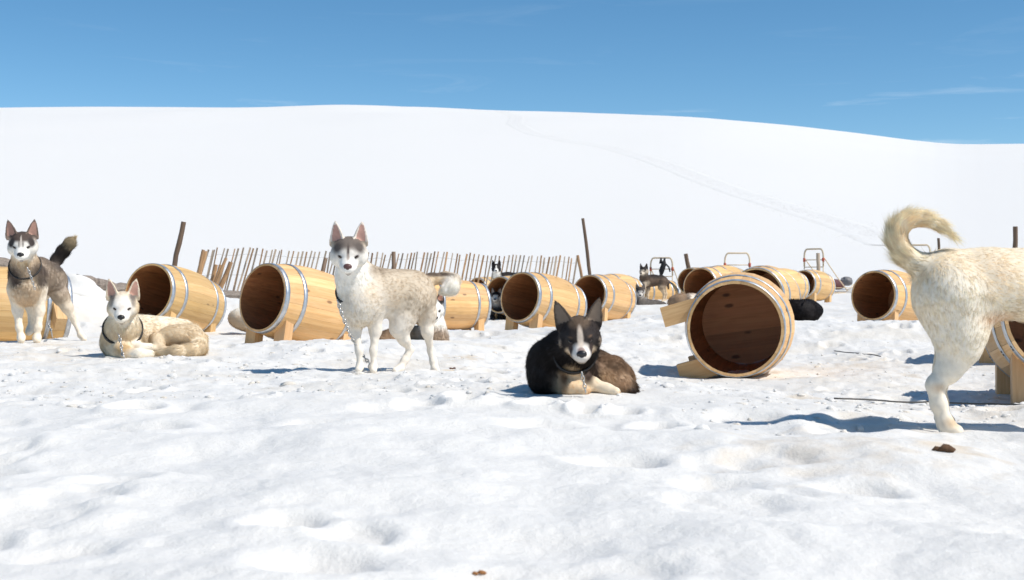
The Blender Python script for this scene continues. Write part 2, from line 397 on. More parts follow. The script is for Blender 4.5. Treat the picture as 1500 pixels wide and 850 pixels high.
def build_ground():
    a_f = np.linspace(-math.radians(29), math.radians(29), 610)
    a_b = np.linspace(math.radians(29), math.radians(331), 72)[1:-1]
    ang = np.concatenate([a_f, a_b]); A = len(ang)
    rr = np.concatenate([np.linspace(.25, 1.7, 14)[:-1], np.geomspace(1.7, 30, 640)[:-1], np.geomspace(30, 3000, 170)]); R = len(rr)
    aa, r2 = np.meshgrid(ang, rr)
    x = (r2*np.sin(aa)).ravel(); y = (r2*np.cos(aa)).ravel(); z = ground(x, y)
    i = np.arange(R-1)[:, None]*A; j = np.arange(A)[None]; j2 = (j+1) % A
    q = np.stack([i+j, i+j2, i+A+j2, i+A+j], -1).reshape(-1, 4)[:, ::-1]
    c = len(x)
    v = np.concatenate([np.stack([x, y, z], 1), [[0, 0, gz(0, .1)]]])
    cap = np.stack([np.arange(A), np.full(A, c), (np.arange(A)+1) % A], 1)[:, ::-1]
    me = npmesh('snow_ground', v, [q, cap])
    X, Y = v[:, 0], v[:, 1]; r = np.hypot(X, Y)
    setfloat(me, 'tramp', np.clip(sstep(4.6, 6.3, Y+.6*fbm(X*.7, Y*.7, 2)+.4*(X > 1.2))*(1-sstep(24, 34, r)), 0, 1))
    st = np.zeros(len(v))
    for u, vv, s, k in STAINS:
        sx, sy, sz = pxg(u, vv)
        d = np.hypot((X-sx), (Y-sy)*.75)/s
        nn = fbm(X/.11, Y/.11, 3)
        st = np.maximum(st, k*np.clip(1.0-d+nn*1.3, 0, 1)*(d < 2.5)*.8)
    setfloat(me, 'stain', np.clip(st, 0, 1))
    o = link('snow_ground', me, M_snow); tag(o, 'trampled white snow field rising to a smooth snow hill', 'snow', kind='structure')
build_ground()

# scattered clods of snow on the trampled part
def clods():
    t = (1+5**.5)/2
    iv = np.array([(-1,t,0),(1,t,0),(-1,-t,0),(1,-t,0),(0,-1,t),(0,1,t),(0,-1,-t),(0,1,-t),(t,0,-1),(t,0,1),(-t,0,-1),(-t,0,1)], float)
    iv /= np.linalg.norm(iv[0])
    fc = np.array([(0,11,5),(0,5,1),(0,1,7),(0,7,10),(0,10,11),(1,5,9),(5,11,4),(11,10,2),(10,7,6),(7,1,8),(3,9,4),(3,4,2),(3,2,6),(3,6,8),(3,8,9),(4,9,5),(2,4,11),(6,2,10),(8,6,7),(9,8,1)])
    # one subdivision
    vs = [tuple(p) for p in iv]; cache = {}; f2 = []
    def mid(a, b):
        k = (min(a, b), max(a, b))
        if k not in cache:
            p = (np.array(vs[a])+np.array(vs[b]))/2; vs.append(tuple(p/np.linalg.norm(p))); cache[k] = len(vs)-1
        return cache[k]
    for a, b, c in fc:
        ab, bc, ca = mid(a, b), mid(b, c), mid(c, a); f2 += [(a,ab,ca),(b,bc,ab),(c,ca,bc),(ab,bc,ca)]
    iv = np.array(vs); fc = np.array(f2)
    N = 2600; r = np.random.default_rng(5)
    v = r.uniform(452, 640, N); D = CH*F/(v-HV)*r.uniform(.97, 1.03, N); u = r.uniform(-100, 1600, N)
    D[:1000] = r.uniform(4.7, 8.5, 1000)
    x = (u-750)/F*D; keep = (D < 24) & (fbm(x*.9, D*.9, 2) > -.25) & ((D > 5.0) | (u > 1000)); x = x[keep]; D = D[keep]; n = len(x)
    s = np.minimum(np.exp(r.normal(-5.0, .50, n)), .032)
    z = ground(x, D)
    V = iv[None]*s[:, None, None]*r.uniform(.7, 1.35, (n, 1, 3))*np.array([1.15,1.15,.7])*(1+r.normal(0, .13, (n, len(iv), 1)))
    V = V+np.stack([x, D, z-s*.15], 1)[:, None]
    Fc = (fc[None]+(np.arange(n)*len(iv))[:, None, None]).reshape(-1, 3)
    me = npmesh('snow_clods', V.reshape(-1, 3), [Fc])
    rr = np.repeat(r.uniform(0, 1, n)**3*.45, len(iv)); setfloat(me, 'tramp', np.zeros(n*len(iv))); setfloat(me, 'stain', rr)
    o = link('snow_clods', me, M_snow); tag(o, 'loose clods of kicked-up snow strewn over the trampled ground', 'snow clods', kind='stuff')
clods()

# ski track up the hill
def track():
    pts = [(735,163),(760,182),(800,197),(850,207),(905,216),(950,232),(1000,258),(1050,280),(1110,300),(1170,318),(1230,337),(1290,360)]
    def hit(u, v):
        # march the sight line to the slope
        D = np.geomspace(34, 700, 3000); x = (u-750)/F*D; zl = CH-(v-HV)/F*D; zg = base(x, D)
        k = np.argmax(zg >= zl) if np.any(zg >= zl) else len(D)-1
        return x[k], D[k]
    P = np.array([hit(u, v) for u, v in pts]); r = np.random.default_rng(2)
    seg = np.linalg.norm(np.diff(P, axis=0), axis=1); cum = np.concatenate([[0], np.cumsum(seg)]); n = 7000
    t = r.uniform(0, cum[-1], n); x = np.interp(t, cum, P[:, 0]); y = np.interp(t, cum, P[:, 1])
    x = x+r.normal(0, .75, n)+1.2*np.sin(t/23); y = y+r.normal(0, 1.4, n); z = ground(x, y)
    a = np.linspace(0, 2*math.pi, 7)[:-1]; sx = r.uniform(.06, .16, n)[:, None]; h = r.uniform(.015, .05, n)
    ring = np.stack([x[:, None]+np.cos(a)*sx, y[:, None]+np.sin(a)*sx*1.6, np.repeat((z-.05)[:, None], 6, 1)], -1)
    top = np.stack([x, y, z+h], 1)[:, None]
    V = np.concatenate([ring, top], 1).reshape(-1, 3); k = np.arange(6)
    F_ = (np.stack([k, (k+1) % 6, np.full(6, 6)], 1)[None]+(np.arange(n)*7)[:, None, None]).reshape(-1, 3)
    d = np.linspace(0, cum[-1], 420); cx = np.interp(d, cum, P[:, 0])+1.2*np.sin(d/23); cy = np.interp(d, cum, P[:, 1])
    tg = np.stack([np.gradient(cx), np.gradient(cy)], 1); tg /= np.linalg.norm(tg, axis=1)[:, None]; nr = np.stack([-tg[:, 1], tg[:, 0]], 1)
    prof = [(-1.3,-.02),(-.95,.042),(-.6,.025),(0,.02),(.6,.025),(.95,.042),(1.3,-.02)]; rows = []
    for o_, hh in prof:
        qx = cx+nr[:, 0]*o_; qy = cy+nr[:, 1]*o_; rows.append(np.stack([qx, qy, ground(qx, qy)+hh*r.uniform(.4, 1.2, len(d))], 1))
    n0 = len(V); V = np.concatenate([V]+rows); m = len(d)
    ii = np.arange(len(prof)-1)[:, None]*m+n0; jj = np.arange(m-1)[None]
    Q_ = np.stack([ii+jj, ii+jj+1, ii+m+jj+1, ii+m+jj], -1).reshape(-1, 4)
    me = npmesh('snow_track', V, [F_, Q_]); o = link('snow_track', me, M_snow); tag(o, 'faint trodden track winding down the snow hill', 'track', kind='structure')
track()

# ------------------------------------------------------------------ barrel building
NST = 22
def stave_mesh():
    """one stave; outside pine, inside browner"""
    nx, na = 8, 2; da = 2*math.pi/NST; gap = .0007
    v = []; f = []; m = []
    def idx(side, i, k): return side*(nx+1)*(na+1)+i*(na+1)+k
    for side in (0, 1):
        for i in range(nx+1):
            x = BL*i/nx; r = brad(x)-(BT if side else 0)
            for k in range(na+1):
                a = -da/2+da*k/na
                if k == 0 and side == 0: a += gap/r
                if k == na and side == 0: a -= gap/r
                rr = r-(.0018 if side == 0 and k != 1 else 0)
                v.append((x, rr*math.sin(a), rr*math.cos(a)))
    for i in range(nx):
        for k in range(na):
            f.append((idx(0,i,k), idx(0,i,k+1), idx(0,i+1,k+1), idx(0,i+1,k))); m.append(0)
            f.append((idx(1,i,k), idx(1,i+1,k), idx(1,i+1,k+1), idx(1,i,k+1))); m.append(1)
        f.append((idx(0,i,0), idx(0,i+1,0), idx(1,i+1,0), idx(1,i,0))); m.append(0)
        f.append((idx(0,i,na), idx(1,i,na), idx(1,i+1,na), idx(0,i+1,na))); m.append(0)
    for k in range(na):
        f.append((idx(0,0,k), idx(1,0,k), idx(1,0,k+1), idx(0,0,k+1))); m.append(0)
        f.append((idx(0,nx,k), idx(0,nx,k+1), idx(1,nx,k+1), idx(1,nx,k))); m.append(0)
    me = bpy.data.meshes.new('stave'); me.from_pydata(v, [], f); me.polygons.foreach_set('material_index', m); me.update()
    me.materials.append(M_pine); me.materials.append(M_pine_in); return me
ME_STAVE = stave_mesh()
def hoop_mesh(x0, x1, seg=56):
    mb = MB(); vs = []; fs = []
    for j in range(seg):
        a = 2*math.pi*j/seg
        for x, dr in ((x0,.0008),(x0,.0036),((x0+x1)/2,.0044),(x1,.0036),(x1,.0008)):
            r = brad(x)+dr; vs.append((x, r*math.sin(a), r*math.cos(a)))
    for j in range(seg):
        j2 = (j+1) % seg
        for k in range(4): fs.append((j*5+k, j2*5+k, j2*5+k+1, j*5+k+1))
    mb.add(vs, fs); me = mb.mesh('hoop', True); me.materials.append(M_hoop); return me
HOOPS = [hoop_mesh(.002,.045), hoop_mesh(.185,.222), hoop_mesh(BL-.222,BL-.185), hoop_mesh(BL-.045,BL-.002)]
def rivet_mesh():
    mb = MB(); n = 8
    vs = [(math.cos(2*math.pi*k/n)*.0065, math.sin(2*math.pi*k/n)*.0065, 0) for k in range(n)]+[(math.cos(2*math.pi*k/n)*.004, math.sin(2*math.pi*k/n)*.004, .0035) for k in range(n)]
    mb.add(vs, [(k,(k+1)%n,n+(k+1)%n,n+k) for k in range(n)]+[tuple(range(n,2*n))]); me = mb.mesh('rivet', True)
    me.materials.append(M_cable); return me
ME_RIVET = rivet_mesh()
def head_boards():
    out = []; R = brad(BL-.06)-BT-.002; n = 5; w = 2*R/n
    for i in range(n):
        z0 = -R+w*i-.0005*(i % 2); z1 = -R+w*(i+1)+.0005*(i % 2)
        pts = []
        zs = np.linspace(z0, z1, 6)
        right = [(math.sqrt(max(R*R-z*z, 0)), z) for z in zs]; left = [(-y, z) for y, z in reversed(right)]
        pts = right+left; m = len(pts); xa = BL-.075+.003*(i % 2); xb = BL-.05+.003*(i % 2)
        mb = MB(); mb.add([(xa, y, z) for y, z in pts]+[(xb, y, z) for y, z in pts],
            [tuple(range(m)), tuple(reversed(range(m, 2*m)))]+[(k, m+k, m+(k+1)%m, (k+1)%m) for k in range(m)])
        me = mb.mesh('head_board'); me.materials.append(M_pine_head); out.append(me)
    return out
HEADS = head_boards()
def foot_mesh(fx, sy):
    y0 = sy*FOOT_Y-.065; y1 = sy*FOOT_Y+.065; xa, xb = fx-.045, fx+.045
    ys = np.linspace(y0, y1, 5); mb = MB()
    top = [(y, -math.sqrt(max((min(brad(xa), brad(xb))-.004)**2-y*y, .001))) for y in ys]
    pts = [(y0, FOOT_Z), (y1, FOOT_Z)]+list(reversed(top)); m = len(pts)
    mb.add([(xa, y, z) for y, z in pts]+[(xb, y, z) for y, z in pts],
        [tuple(range(m)), tuple(reversed(range(m, 2*m)))]+[(k, m+k, m+(k+1)%m, (k+1)%m) for k in range(m)])
    me = mb.mesh('foot'); me.materials.append(M_pine_foot); return me
FEET = [foot_mesh(fx, sy) for fx in FOOT_X for sy in (-1, 1)]
BM = []
for bi, b in enumerate(BARRELS):
    M = barrel_matrix(b); BM.append(M)
    root = empty('barrel_kennel', (0,0,0)); root.matrix_world = M
    tag(root, b[7], 'barrel', 'wooden barrel kennels on the snow')
    for k in range(NST):
        o = link('stave', ME_STAVE, None, root); o.rotation_euler = (2*math.pi*(k+.37)/NST, 0, 0)
    for me in HOOPS:
        h = link('hoop', me, None, root)
        if b[6] >= 2:
            xm = {0:.0235, 1:.2035, 2:BL-.2035, 3:BL-.0235}[HOOPS.index(me)]; r = brad(xm)+.0042
            for da in (-.025, .025):
                a = math.radians(122)+da+.6*HOOPS.index(me)*0
                rv = link('rivet', ME_RIVET, None, h)
                nrm = Vector((0, math.sin(a), math.cos(a))); rv.rotation_mode = 'QUATERNION'
                rv.location = (xm, r*math.sin(a), r*math.cos(a)); rv.rotation_quaternion = nrm.to_track_quat('Z', 'Y')
    for me in HEADS:
        ho = link('head_board', me, None, root); ho.rotation_euler = (math.radians(-b[5]-8) if b[5] else .1, 0, 0)
    for me in FEET: link('foot', me, None, root)
    rb = random.Random(bi*7+1); tv = rb.uniform(.88, 1.04); tg_ = rb.uniform(.96, 1.03)
    for ch in root.children: ch.color = (tv, tv*tg_, tv*tg_*rb.uniform(.95, 1.08), 1)

# ------------------------------------------------------------------ snow fence, poles, logs
def quatz(vec): return Vector(vec).to_track_quat('Z', 'Y')
def fence():
    D0 = 26.5; r = np.random.default_rng(11)
    mid = px(570, 440, D0); root = empty('snow_fence', (mid[0], mid[1], gz(mid[0], mid[1])))
    tag(root, 'long slatted wooden snow fence leaning to one side behind the barrels', 'fence')
    inv = root.location.copy()
    mb = MB(); mb.box((-.0155,-.005,0), (.0155,.005,1.0)); me = mb.mesh('slat'); me.materials.append(M_slat)
    mb = MB(); mb.box((-.0155,-.005,0), (.0155,.005,1.0)); me2 = mb.mesh('slat'); me2.materials.append(M_stake)
    u = 306.0; tops = []
    while u < 852:
        v = np.interp(u, [300,360,440,560,640,720,850], [366,363,368,371,370,374,377])+r.normal(0, 1.0)
        D = np.interp(u, [300,850], [25.5,28.0])
        lean = np.interp(u, [300,420,600,850], [.27,.24,.20,.17])+r.normal(0, .03)
        top = Vector(px(u, v, D)); zg = gz(top.x, top.y)
        H = (top.z-zg+.05); bot = Vector((top.x-H*math.tan(lean), top.y+r.normal(0,.015), zg-.05))
        o = link('slat', me if r.random() < .55 else me2, None, root)
        o.location = bot-inv; d = top-bot; o.rotation_euler = (math.atan2(-d.y, d.z)*0, math.atan2(d.x, d.z), r.normal(0, .3)); o.scale = (r.uniform(.75, 1.25), 1, d.length)
        tops.append((top, bot)); u += r.uniform(4.9, 7.2)*(1 if r.random() > .05 else 1.4)
    for fr in (.88, .52, .15):
        mb = MB(); mb.tube([tuple(b_+(t_-b_)*fr+Vector((0,-.009,0))-inv) for t_, b_ in tops], .0022, 4)
        link('wire', mb.mesh('wire', True), M_wire, root)
    # two posts that hold it
    for u, v, D in ((577, 369, 26.4), (478, 378, 25.8)):
        t = Vector(px(u, v, D)); t.y -= .08; b_ = Vector((t.x-(.0 if u > 500 else .25), t.y, gz(t.x, t.y)-.2)); mb = MB()
        mb.tube([tuple(b_-inv), tuple((b_+t)/2+Vector((.01,0,0))-inv), tuple(t-inv)], [.048,.046,.042], 9)
        link('post', mb.mesh('post', True), M_pole, root)
fence()
def pole(name, label, cat, u0, v0, u1, v1, D, rad, mat=M_pole, group=None):
    t = Vector(px(u0, v0, D)); b = Vector(px(u1, v1, D)); d = (b-t); zg = gz(b.x, b.y)
    k = (t.z-(zg-.15))/(t.z-b.z); b = t+d*k; L = (t-b).length
    n = 8; mb = MB(); pts = []; rad_ = []
    r = random.Random(int(u0))
    for i in range(n+1):
        f = i/n; pts.append((r.uniform(-1,1)*rad*.18, r.uniform(-1,1)*rad*.18, L*f)); rad_.append(rad*(1.08-.16*f)*r.uniform(.94,1.06))
    mb.tube(pts, rad_, 10); o = link(name, mb.mesh(name, False), mat); o.location = b
    o.rotation_mode = 'QUATERNION'; o.rotation_quaternion = (t-b).to_track_quat('Z', 'Y')
    tag(o, label, cat, group); return o
pole('leaning_pole', 'thick brown pole leaning behind the barrel of the cream lying dog', 'pole', 269, 325, 255, 390, 16.0, .034)
pole('leaning_pole', 'tall thin brown pole at the end of the snow fence', 'pole', 854, 320, 864, 402, 23.5, .032)
pole('leaning_pole', 'short brown stake beside the last slats of the fence', 'pole', 846, 374, 852, 404, 23.0, .026, M_stake)
pole('leaning_pole', 'short brown stake leaning out behind the far barrel by a sled', 'pole', 1004, 372, 1011, 400, 31.0, .055)
pole('leaning_pole', 'upright grey-brown stake standing in front of a sled handle', 'pole', 1198, 371, 1199, 402, 31.0, .05, M_slat)
pole('leaning_pole', 'dark square-topped post rising above the white dog’s back', 'pole', 1487, 332, 1487, 362, 17.0, .034)
pole('leaning_pole', 'thin brown post seen through the curl of the white tail', 'pole', 1375, 349, 1375, 370, 31.0, .035)
for i, (u0, v0, u1, v1, w) in enumerate([(317,388,306,428,.042),(323,388,311,425,.026),(338,384,322,424,.046),(331,378,316,420,.03),(301,368,292,404,.042),(298,366,290,402,.034)]):
    pole('fence_stake', 'rough brown stake leaning in the loose bundle at the fence’s near end', 'stake', u0, v0, u1, v1, 23.5-.12*i, w, M_stake, 'loose stakes at the fence end')
def logthing(label, pts, rad, D):
    mb = MB(); P = [px(u, v, d) for (u, v), d in zip(pts, D)]; c = Vector(np.mean(P, 0)); r = random.Random(3)
    path = []; rr = []
    for a, b in zip(P[:-1], P[1:]):
        for t in np.linspace(0, 1, 7)[:-1]: path.append(tuple(a+(b-a)*t+np.array([0,r.uniform(-.02,.02),r.uniform(-.02,.02)])-c)); rr.append(rad*r.uniform(.88,1.1))
    path.append(tuple(P[-1]-c)); rr.append(rad*.9); mb.tube(path, rr, 11)
    o = link('fallen_log', mb.mesh('fallen_log', False), M_log); o.location = c; tag(o, label, 'log', 'weathered logs lying in the snow')
logthing('weathered grey log end beside the head of the raised-tail husky', [(-70,383),(-20,386),(16,391)], .085, [15.0,15.1,15.2])
logthing('weathered grey log half covered by a snow heap near the cream lying dog', [(112,411),(150,420),(205,430)], .080, [15.2,15.4,15.6])
logthing('short split log end showing between two big barrels', [(140,424),(345,434),(372,435)], .065, [16.6,17.6,17.8])
# snow bank under the log
def bank(label, u, v, D, rx, ry, rz, seed):
    c = px(u, v, D); n, m = 26, 14; vs = []; fs = []
    for i in range(m+1):
        th = math.pi/2*i/m
        for j in range(n):
            a = 2*math.pi*j/n; p = np.array([math.sin(th)*math.cos(a)*rx, math.sin(th)*math.sin(a)*ry, math.cos(th)*rz])
            k = 1+.22*float(fbm(np.array([p[0]*4+seed]), np.array([p[1]*4+p[2]*5]), 3)[0]); vs.append(tuple(p*k))
    for i in range(m):
        for j in range(n): fs.append((i*n+j, (i+1)*n+j, (i+1)*n+(j+1)%n, i*n+(j+1)%n))
    mb = MB(); mb.add(vs, fs); o = link('snow_heap', mb.mesh('snow_heap', True), M_snow); o.location = (c[0], c[1], min(gz(c[0]+dx, c[1]+dy) for dx in (-rx,0,rx) for dy in (-ry,0,ry))-.06); tag(o, label, 'snow heap')
bank('rounded heap of snow under the grey log behind the raised-tail husky', 112, 440, 14.7, .36, .30, .36, 1.0)
bank('low snow heap packed against the far grey rock', 1262, 418, 33.0, .55, .5, .22, 5.0)
# rock far right, dark rock on the hillside
def rock(label, u, v, D, s, seed):
    mb = MB(); n, m = 12, 7; vs = []; fs = []
    for i in range(m+1):
        th = math.pi*i/m
        for j in range(n):
            a = 2*math.pi*j/n; p = np.array([math.sin(th)*math.cos(a), math.sin(th)*math.sin(a), math.cos(th)])*s
            k = 1+.35*float(perlin2(np.array([p[0]/s[0]*1.3+seed]), np.array([p[1]/s[1]*1.3+p[2]/s[2]*1.7]))[0]); vs.append(tuple(p*k))
    for i in range(m):
        for j in range(n): fs.append((i*n+j, (i+1)*n+j, (i+1)*n+(j+1)%n, i*n+(j+1)%n))
    mb.add(vs, fs); o = link('rock', mb.mesh('rock', False), M_rock); c = px(u, v, D); o.location = (c[0], c[1], max(c[2], gz(c[0], c[1])-s[2]*.3) if D < 60 else gz(c[0], c[1])); tag(o, label, 'rock')
rock('small grey rock beside the diagonal stay of the far sled', 1240, 412, 34.0, np.array([.17,.15,.13]), 2.0)
rock('lone dark rock breaking the smooth hillside', 1497, 221, 375.0, np.array([2.0,1.5,.45]), 4.0)

# ------------------------------------------------------------------ sleds
def sled(label, u, vtop, D, yaw, bag=False, harness=False, hw=.30, tie=M_red):
    c = px(u, vtop, D); zg = gz(c[0], c[1]); H = c[2]-zg
    root = empty('dog_sled', (c[0], c[1], zg)); root.rotation_euler = (0, 0, math.radians(yaw))
    tag(root, label, 'sled', 'dog sleds parked behind the barrels')
    # local: y across, x = forward
    arc = [(0,-hw,H*.62),(0,-hw,H*.84)]+[(0,-hw+.09*(1-math.cos(t)),H*.84+(H*.16)*math.sin(t)) for t in np.linspace(.3, math.pi/2, 5)]
    arc = arc+[(x,-y,z) for x, y, z in reversed(arc)]
    mb = MB(); mb.tube(arc, .021, 8); link('handlebar', mb.mesh('handlebar', True), M_ash, root)
    for s in (-1, 1):
        mb = MB(); mb.tube([(0,s*hw,.04),(0,s*hw,H*.64)], .014, 7); link('stanchion', mb.mesh('stanchion', True), M_ash, root)
        mb = MB(); mb.tube([(.02,s*(hw+.012),H*.80),(.55,s*hw,H*.38),(1.0,s*hw,.06)], .014, 7); link('stay', mb.mesh('stay', True), M_ash, root)
        mb = MB(); mb.tube([(-.6,s*hw,.03),(.4,s*hw,.03),(1.5,s*hw,.03),(1.8,s*hw*.9,.10),(1.95,s*hw*.8,.25)], .018, 7, flat=.7); link('runner', mb.mesh('runner', True), M_ash, root)
        mb = MB(); mb.tube([(0,s*hw,H*.72),(.0,s*hw,H*.80)], .032, 8); link('lashing', mb.mesh('lashing', True), tie, root)
        mb = MB(); mb.tube([(0,s*hw,H*.3),(.0,s*hw*.05,.10)], .009, 6); link('brace', mb.mesh('brace', True), M_cable, root)
    for z in (H*.76, H*.60, H*.16):
        mb = MB(); mb.tube([(0,-hw,z),(0,hw,z)], .012, 7); link('crossbar', mb.mesh('crossbar', True), M_ash, root)
    for k in range(5):
        mb = MB(); y = -hw*.8+k*hw*.4; mb.box((0,y-.03,.15),(1.5,y+.03,.165)); link('deck_slat', mb.mesh('deck_slat'), M_ash, root)
    if bag:
        mb = MB(); mb.tube([(.1,0,.26),(.25,.02,.30),(.6,-.02,.27),(1.0,.02,.24),(1.2,0,.2)], [.06,.15,.13,.14,.05], 10); link('sled_bag', mb.mesh('sled_bag', True), M_bag, root)
    if harness:
        mb = MB()
        mb.tube([(-.03,-.1,H*.99),(-.05,-.08,H*.86),(-.05,-.02,H*.72),(-.05,.0,H*.58)], [.02,.07,.075,.02], 8)
        mb.tube([(-.03,.0,H*1.0),(-.05,.0,H*.88)], [.02,.05], 8)
        mb.tube([(-.04,-.12,H*.88),(-.05,-.22,H*.80),(-.04,-.25,H*.70)], [.02,.02,.02], 6)
        o = link('dog_harness', mb.mesh('dog_harness', True), M_blackcloth); o.location = root.location; o.rotation_euler = root.rotation_euler
        tag(o, 'black dog harness hanging from a sled handlebar', 'harness')
sled('sled with black harness on its handlebar behind the small dark standing dog', 969, 378, 33.0, 62, harness=True)
sled('sled whose pale handle shows above the big barrel pair', 1080, 371, 31.5, 80, hw=.30)
sled('sled with dark red bag and long diagonal stay beside a stake', 1192, 365, 32.5, 38, bag=True)
sled('sled whose handle shows through the curl of the white tail', 1347, 359, 33.0, 75, hw=.26)

# ------------------------------------------------------------------ dogs: a signed distance body, coat paint and fur blades
def smin(a, b, k):
    h = np.clip(.5+.5*(b-a)/k, 0, 1); return b+(a-b)*h-k*h*(1-h)
class Dog:
    def __init__(s, D0): s.D0 = D0; s.pr = []; s.paint = []; s.cut = []; s.ears = []
    def P(s, u, v, dy=0): return px(u, v, s.D0+dy)
    def cone(s, a, b, ra, rb, col, fl=.02, k=.03, flow=None):
        a = np.array(a, float); b = np.array(b, float)
        d = b-a; f = d/(np.linalg.norm(d)+1e-9) if flow is None else np.array(flow, float)
        s.pr.append(('c', a, b, ra, rb, np.array(col), fl, k, f))
    def chain(s, pts, rad, col, fl=.02, k=.03):
        for i in range(len(pts)-1):
            c = col[i] if isinstance(col, list) else col
            s.cone(pts[i], pts[i+1], rad[i], rad[i+1], c, fl, k)
    def ell(s, c, r, R, col, fl=.02, k=.03, flow=(0,0,-1)):
        s.pr.append(('e', np.array(c, float), np.array(r, float), np.array(R, float), None, np.array(col), fl, k, np.array(flow, float)))
    @staticmethod
    def dist(p, X):
        if p[0] == 'c':
            a, b, ra, rb = p[1:5]; ab = b-a; L2 = ab@ab+1e-12
            t = np.clip(((X-a)@ab)/L2, 0, 1)
            return np.linalg.norm(X-a-t[..., None]*ab, axis=-1)-(ra+(rb-ra)*t)
        if p[0] == 'e':
            q = (X-p[1])@p[3].T; k0 = np.linalg.norm(q/p[2], axis=-1); k1 = np.linalg.norm(q/p[2]**2, axis=-1)
            return np.where(k1 > 1e-9, k0*(k0-1)/np.maximum(k1, 1e-9), -p[2].min())
        if p[0] == 'ear':
            E = p[1]; q = (X-E['b'])@E['A'].T; t, sx, qd = q[..., 0], q[..., 1], q[..., 2]
            w = E['W']*np.clip(1-np.clip(t/E['H'], 0, 1)**1.3, 0, 1)**.72
            th = E['T']*(1-.45*np.clip(t/E['H'], 0, 1))
            qc = E['cup']*(sx/E['W'])**2*(1-.5*np.clip(t/E['H'], 0, 1))
            return np.maximum.reduce([(np.abs(sx)-w)*.8, (np.abs(qd-qc)-th)*.85, t-E['H'], -t-.02])
    def bounds(s, p):
        if p[0] == 'c':
            return np.minimum(p[1]-p[3], p[2]-p[4]), np.maximum(p[1]+p[3], p[2]+p[4])
        if p[0] == 'e': m = p[2].max(); return p[1]-m, p[1]+m
        E = p[1]; c = E['b']+E['A'][0]*E['H']*.5; return c-E['H']*.8, c+E['H']*.8
    def sdf(s, X):
        d = np.full(X.shape[:-1], 9.0)
        for p in s.pr: d = smin(d, s.dist(p, X), p[7])
        return d
    def head(s, c, yaw, pitch, roll, sc, cols, wide=1.0, ear_spread=1.0, ear_len=1.0, ear_tilt=.22, ears=True, fl=.012):
        c = np.array(c, float)
        R = Matrix.Rotation(math.radians(yaw), 3, 'Z') @ Matrix(((0,1,0),(-1,0,0),(0,0,1)))  # local x fwd, y left, z up  -> forward = -Y world
        R = np.array(R @ Matrix.Rotation(math.radians(pitch), 3, 'Y') @ Matrix.Rotation(math.radians(roll), 3, 'X'))
        T = lambda p: c+R@(np.array(p)*sc)
        I = R.T
        base = cols['base']; bk = -R[:, 0]
        def e(p, r, col=base, f=fl, k=.025, R2=None): s.ell(T(p), np.array(r)*sc, I if R2 is None else R2@I, col, f, k*sc, bk)
        e((-.005,0,.018), (.088,.073*wide,.066), cols.get('crown', base))
        for y in (-1, 1):
            e((.004,y*.048*wide,-.016), (.060,.044,.050), base, .018)        # cheek ruff
            e((-.045,y*.045*wide,-.022), (.05,.043,.052), base, .026)
            e((.058,y*.030,.020), (.026,.022,.017), base, .006, .015)      # brow
            e((.085,y*.020,-.036), (.052,.024,.025), base, .006, .02)      # lip pads
        e((.045,0,.012), (.05,.046,.040), base, .008)
        s.cone(T((.05,0,-.020)), T((.146,0,-.027)), .043*sc, .028*sc, base, .005, .02*sc, bk)
        s.cone(T((.04,0,-.052)), T((.125,0,-.056)), .032*sc, .017*sc, base, .006, .014*sc, bk)
        s.cone(T((.01,0,-.055)), T((-.06,0,-.065)), .045*sc, .055*sc, base, .02, .025*sc, bk)
        s.hd = dict(T=T, R=R, c=c, sc=sc)
        if ears:
            for y in (-1, 1):
                b = T((-.022, y*.050*ear_spread*wide, .055))
                up = np.array([-.10, y*ear_tilt, 1.0]); up /= np.linalg.norm(up)
                fr = np.array([1.0, y*.30, .1]); fr -= up*(fr@up); fr /= np.linalg.norm(fr); sd = np.cross(fr, up)
                A = np.stack([R@up, R@sd, R@fr])
                E = dict(b=b, A=A, H=.108*sc*ear_len, W=.041*sc, T=.0085*sc, cup=.016*sc, col=np.array(cols.get('ear', base)), inn=np.array(cols.get('ear_in', base)), rim=np.array(cols.get('ear_rim', cols.get('ear', base))))
                s.ears.append(E); s.pr.append(('ear', E, None, None, None, E['col'], .010, .014*sc, A[0]))
        for q in list(cols.get('paint', []))+[((.146,0,-.053), (.024,.020,.0050), lin(84,66,60), .7)]:
            p, r, col, soft = q[:4]
            for y in ((-1, 1) if (len(q) > 4 and q[4]) else (1,)):
                s.paint.append((T((p[0], p[1]*y, p[2])), np.array(r)*sc, I, np.array(col), soft))
        # eye sockets
        s.eyes = [T((.0795, y*.037, .011)) for y in (-1, 1)]
        s.nosep = T((.160, 0, -.016))
    def spot(s, u, v, dy, r, col, soft=.5, ry=None):
        r = r if hasattr(r, '__len__') else (r, r, r)
        s.paint.append((s.P(u, v, dy), np.array(r, float), np.eye(3), np.array(col), soft))
    def build(s, label, h, nfur, cat='dog', bw=.0022, nose=None, eyes=True, lift=.24, group=None, collar=None, seed=1, vis=None, flk=1.0):
        lo = np.min([s.bounds(p)[0] for p in s.pr], 0)-3*h; hi = np.max([s.bounds(p)[1] for p in s.pr], 0)+3*h
        n = np.ceil((hi-lo)/h).astype(int)+1
        G = np.full(n, 9.0, np.float32)
        ax = [lo[i]+h*np.arange(n[i]) for i in range(3)]
        for p in s.pr:
            a, b = s.bounds(p); m = p[7]+2.5*h+.012
            i0 = np.maximum(((a-m-lo)/h).astype(int), 0); i1 = np.minimum(((b+m-lo)/h).astype(int)+2, n)
            X = np.stack(np.meshgrid(*[ax[i][i0[i]:i1[i]] for i in range(3)], indexing='ij'), -1)
            sl = tuple(slice(i0[i], i1[i]) for i in range(3)); G[sl] = smin(G[sl], s.dist(p, X), p[7])
        V, Q = surface_nets(G, lo, h)
        # normals
        tri = np.concatenate([Q[:, :3], Q[:, [0, 2, 3]]])
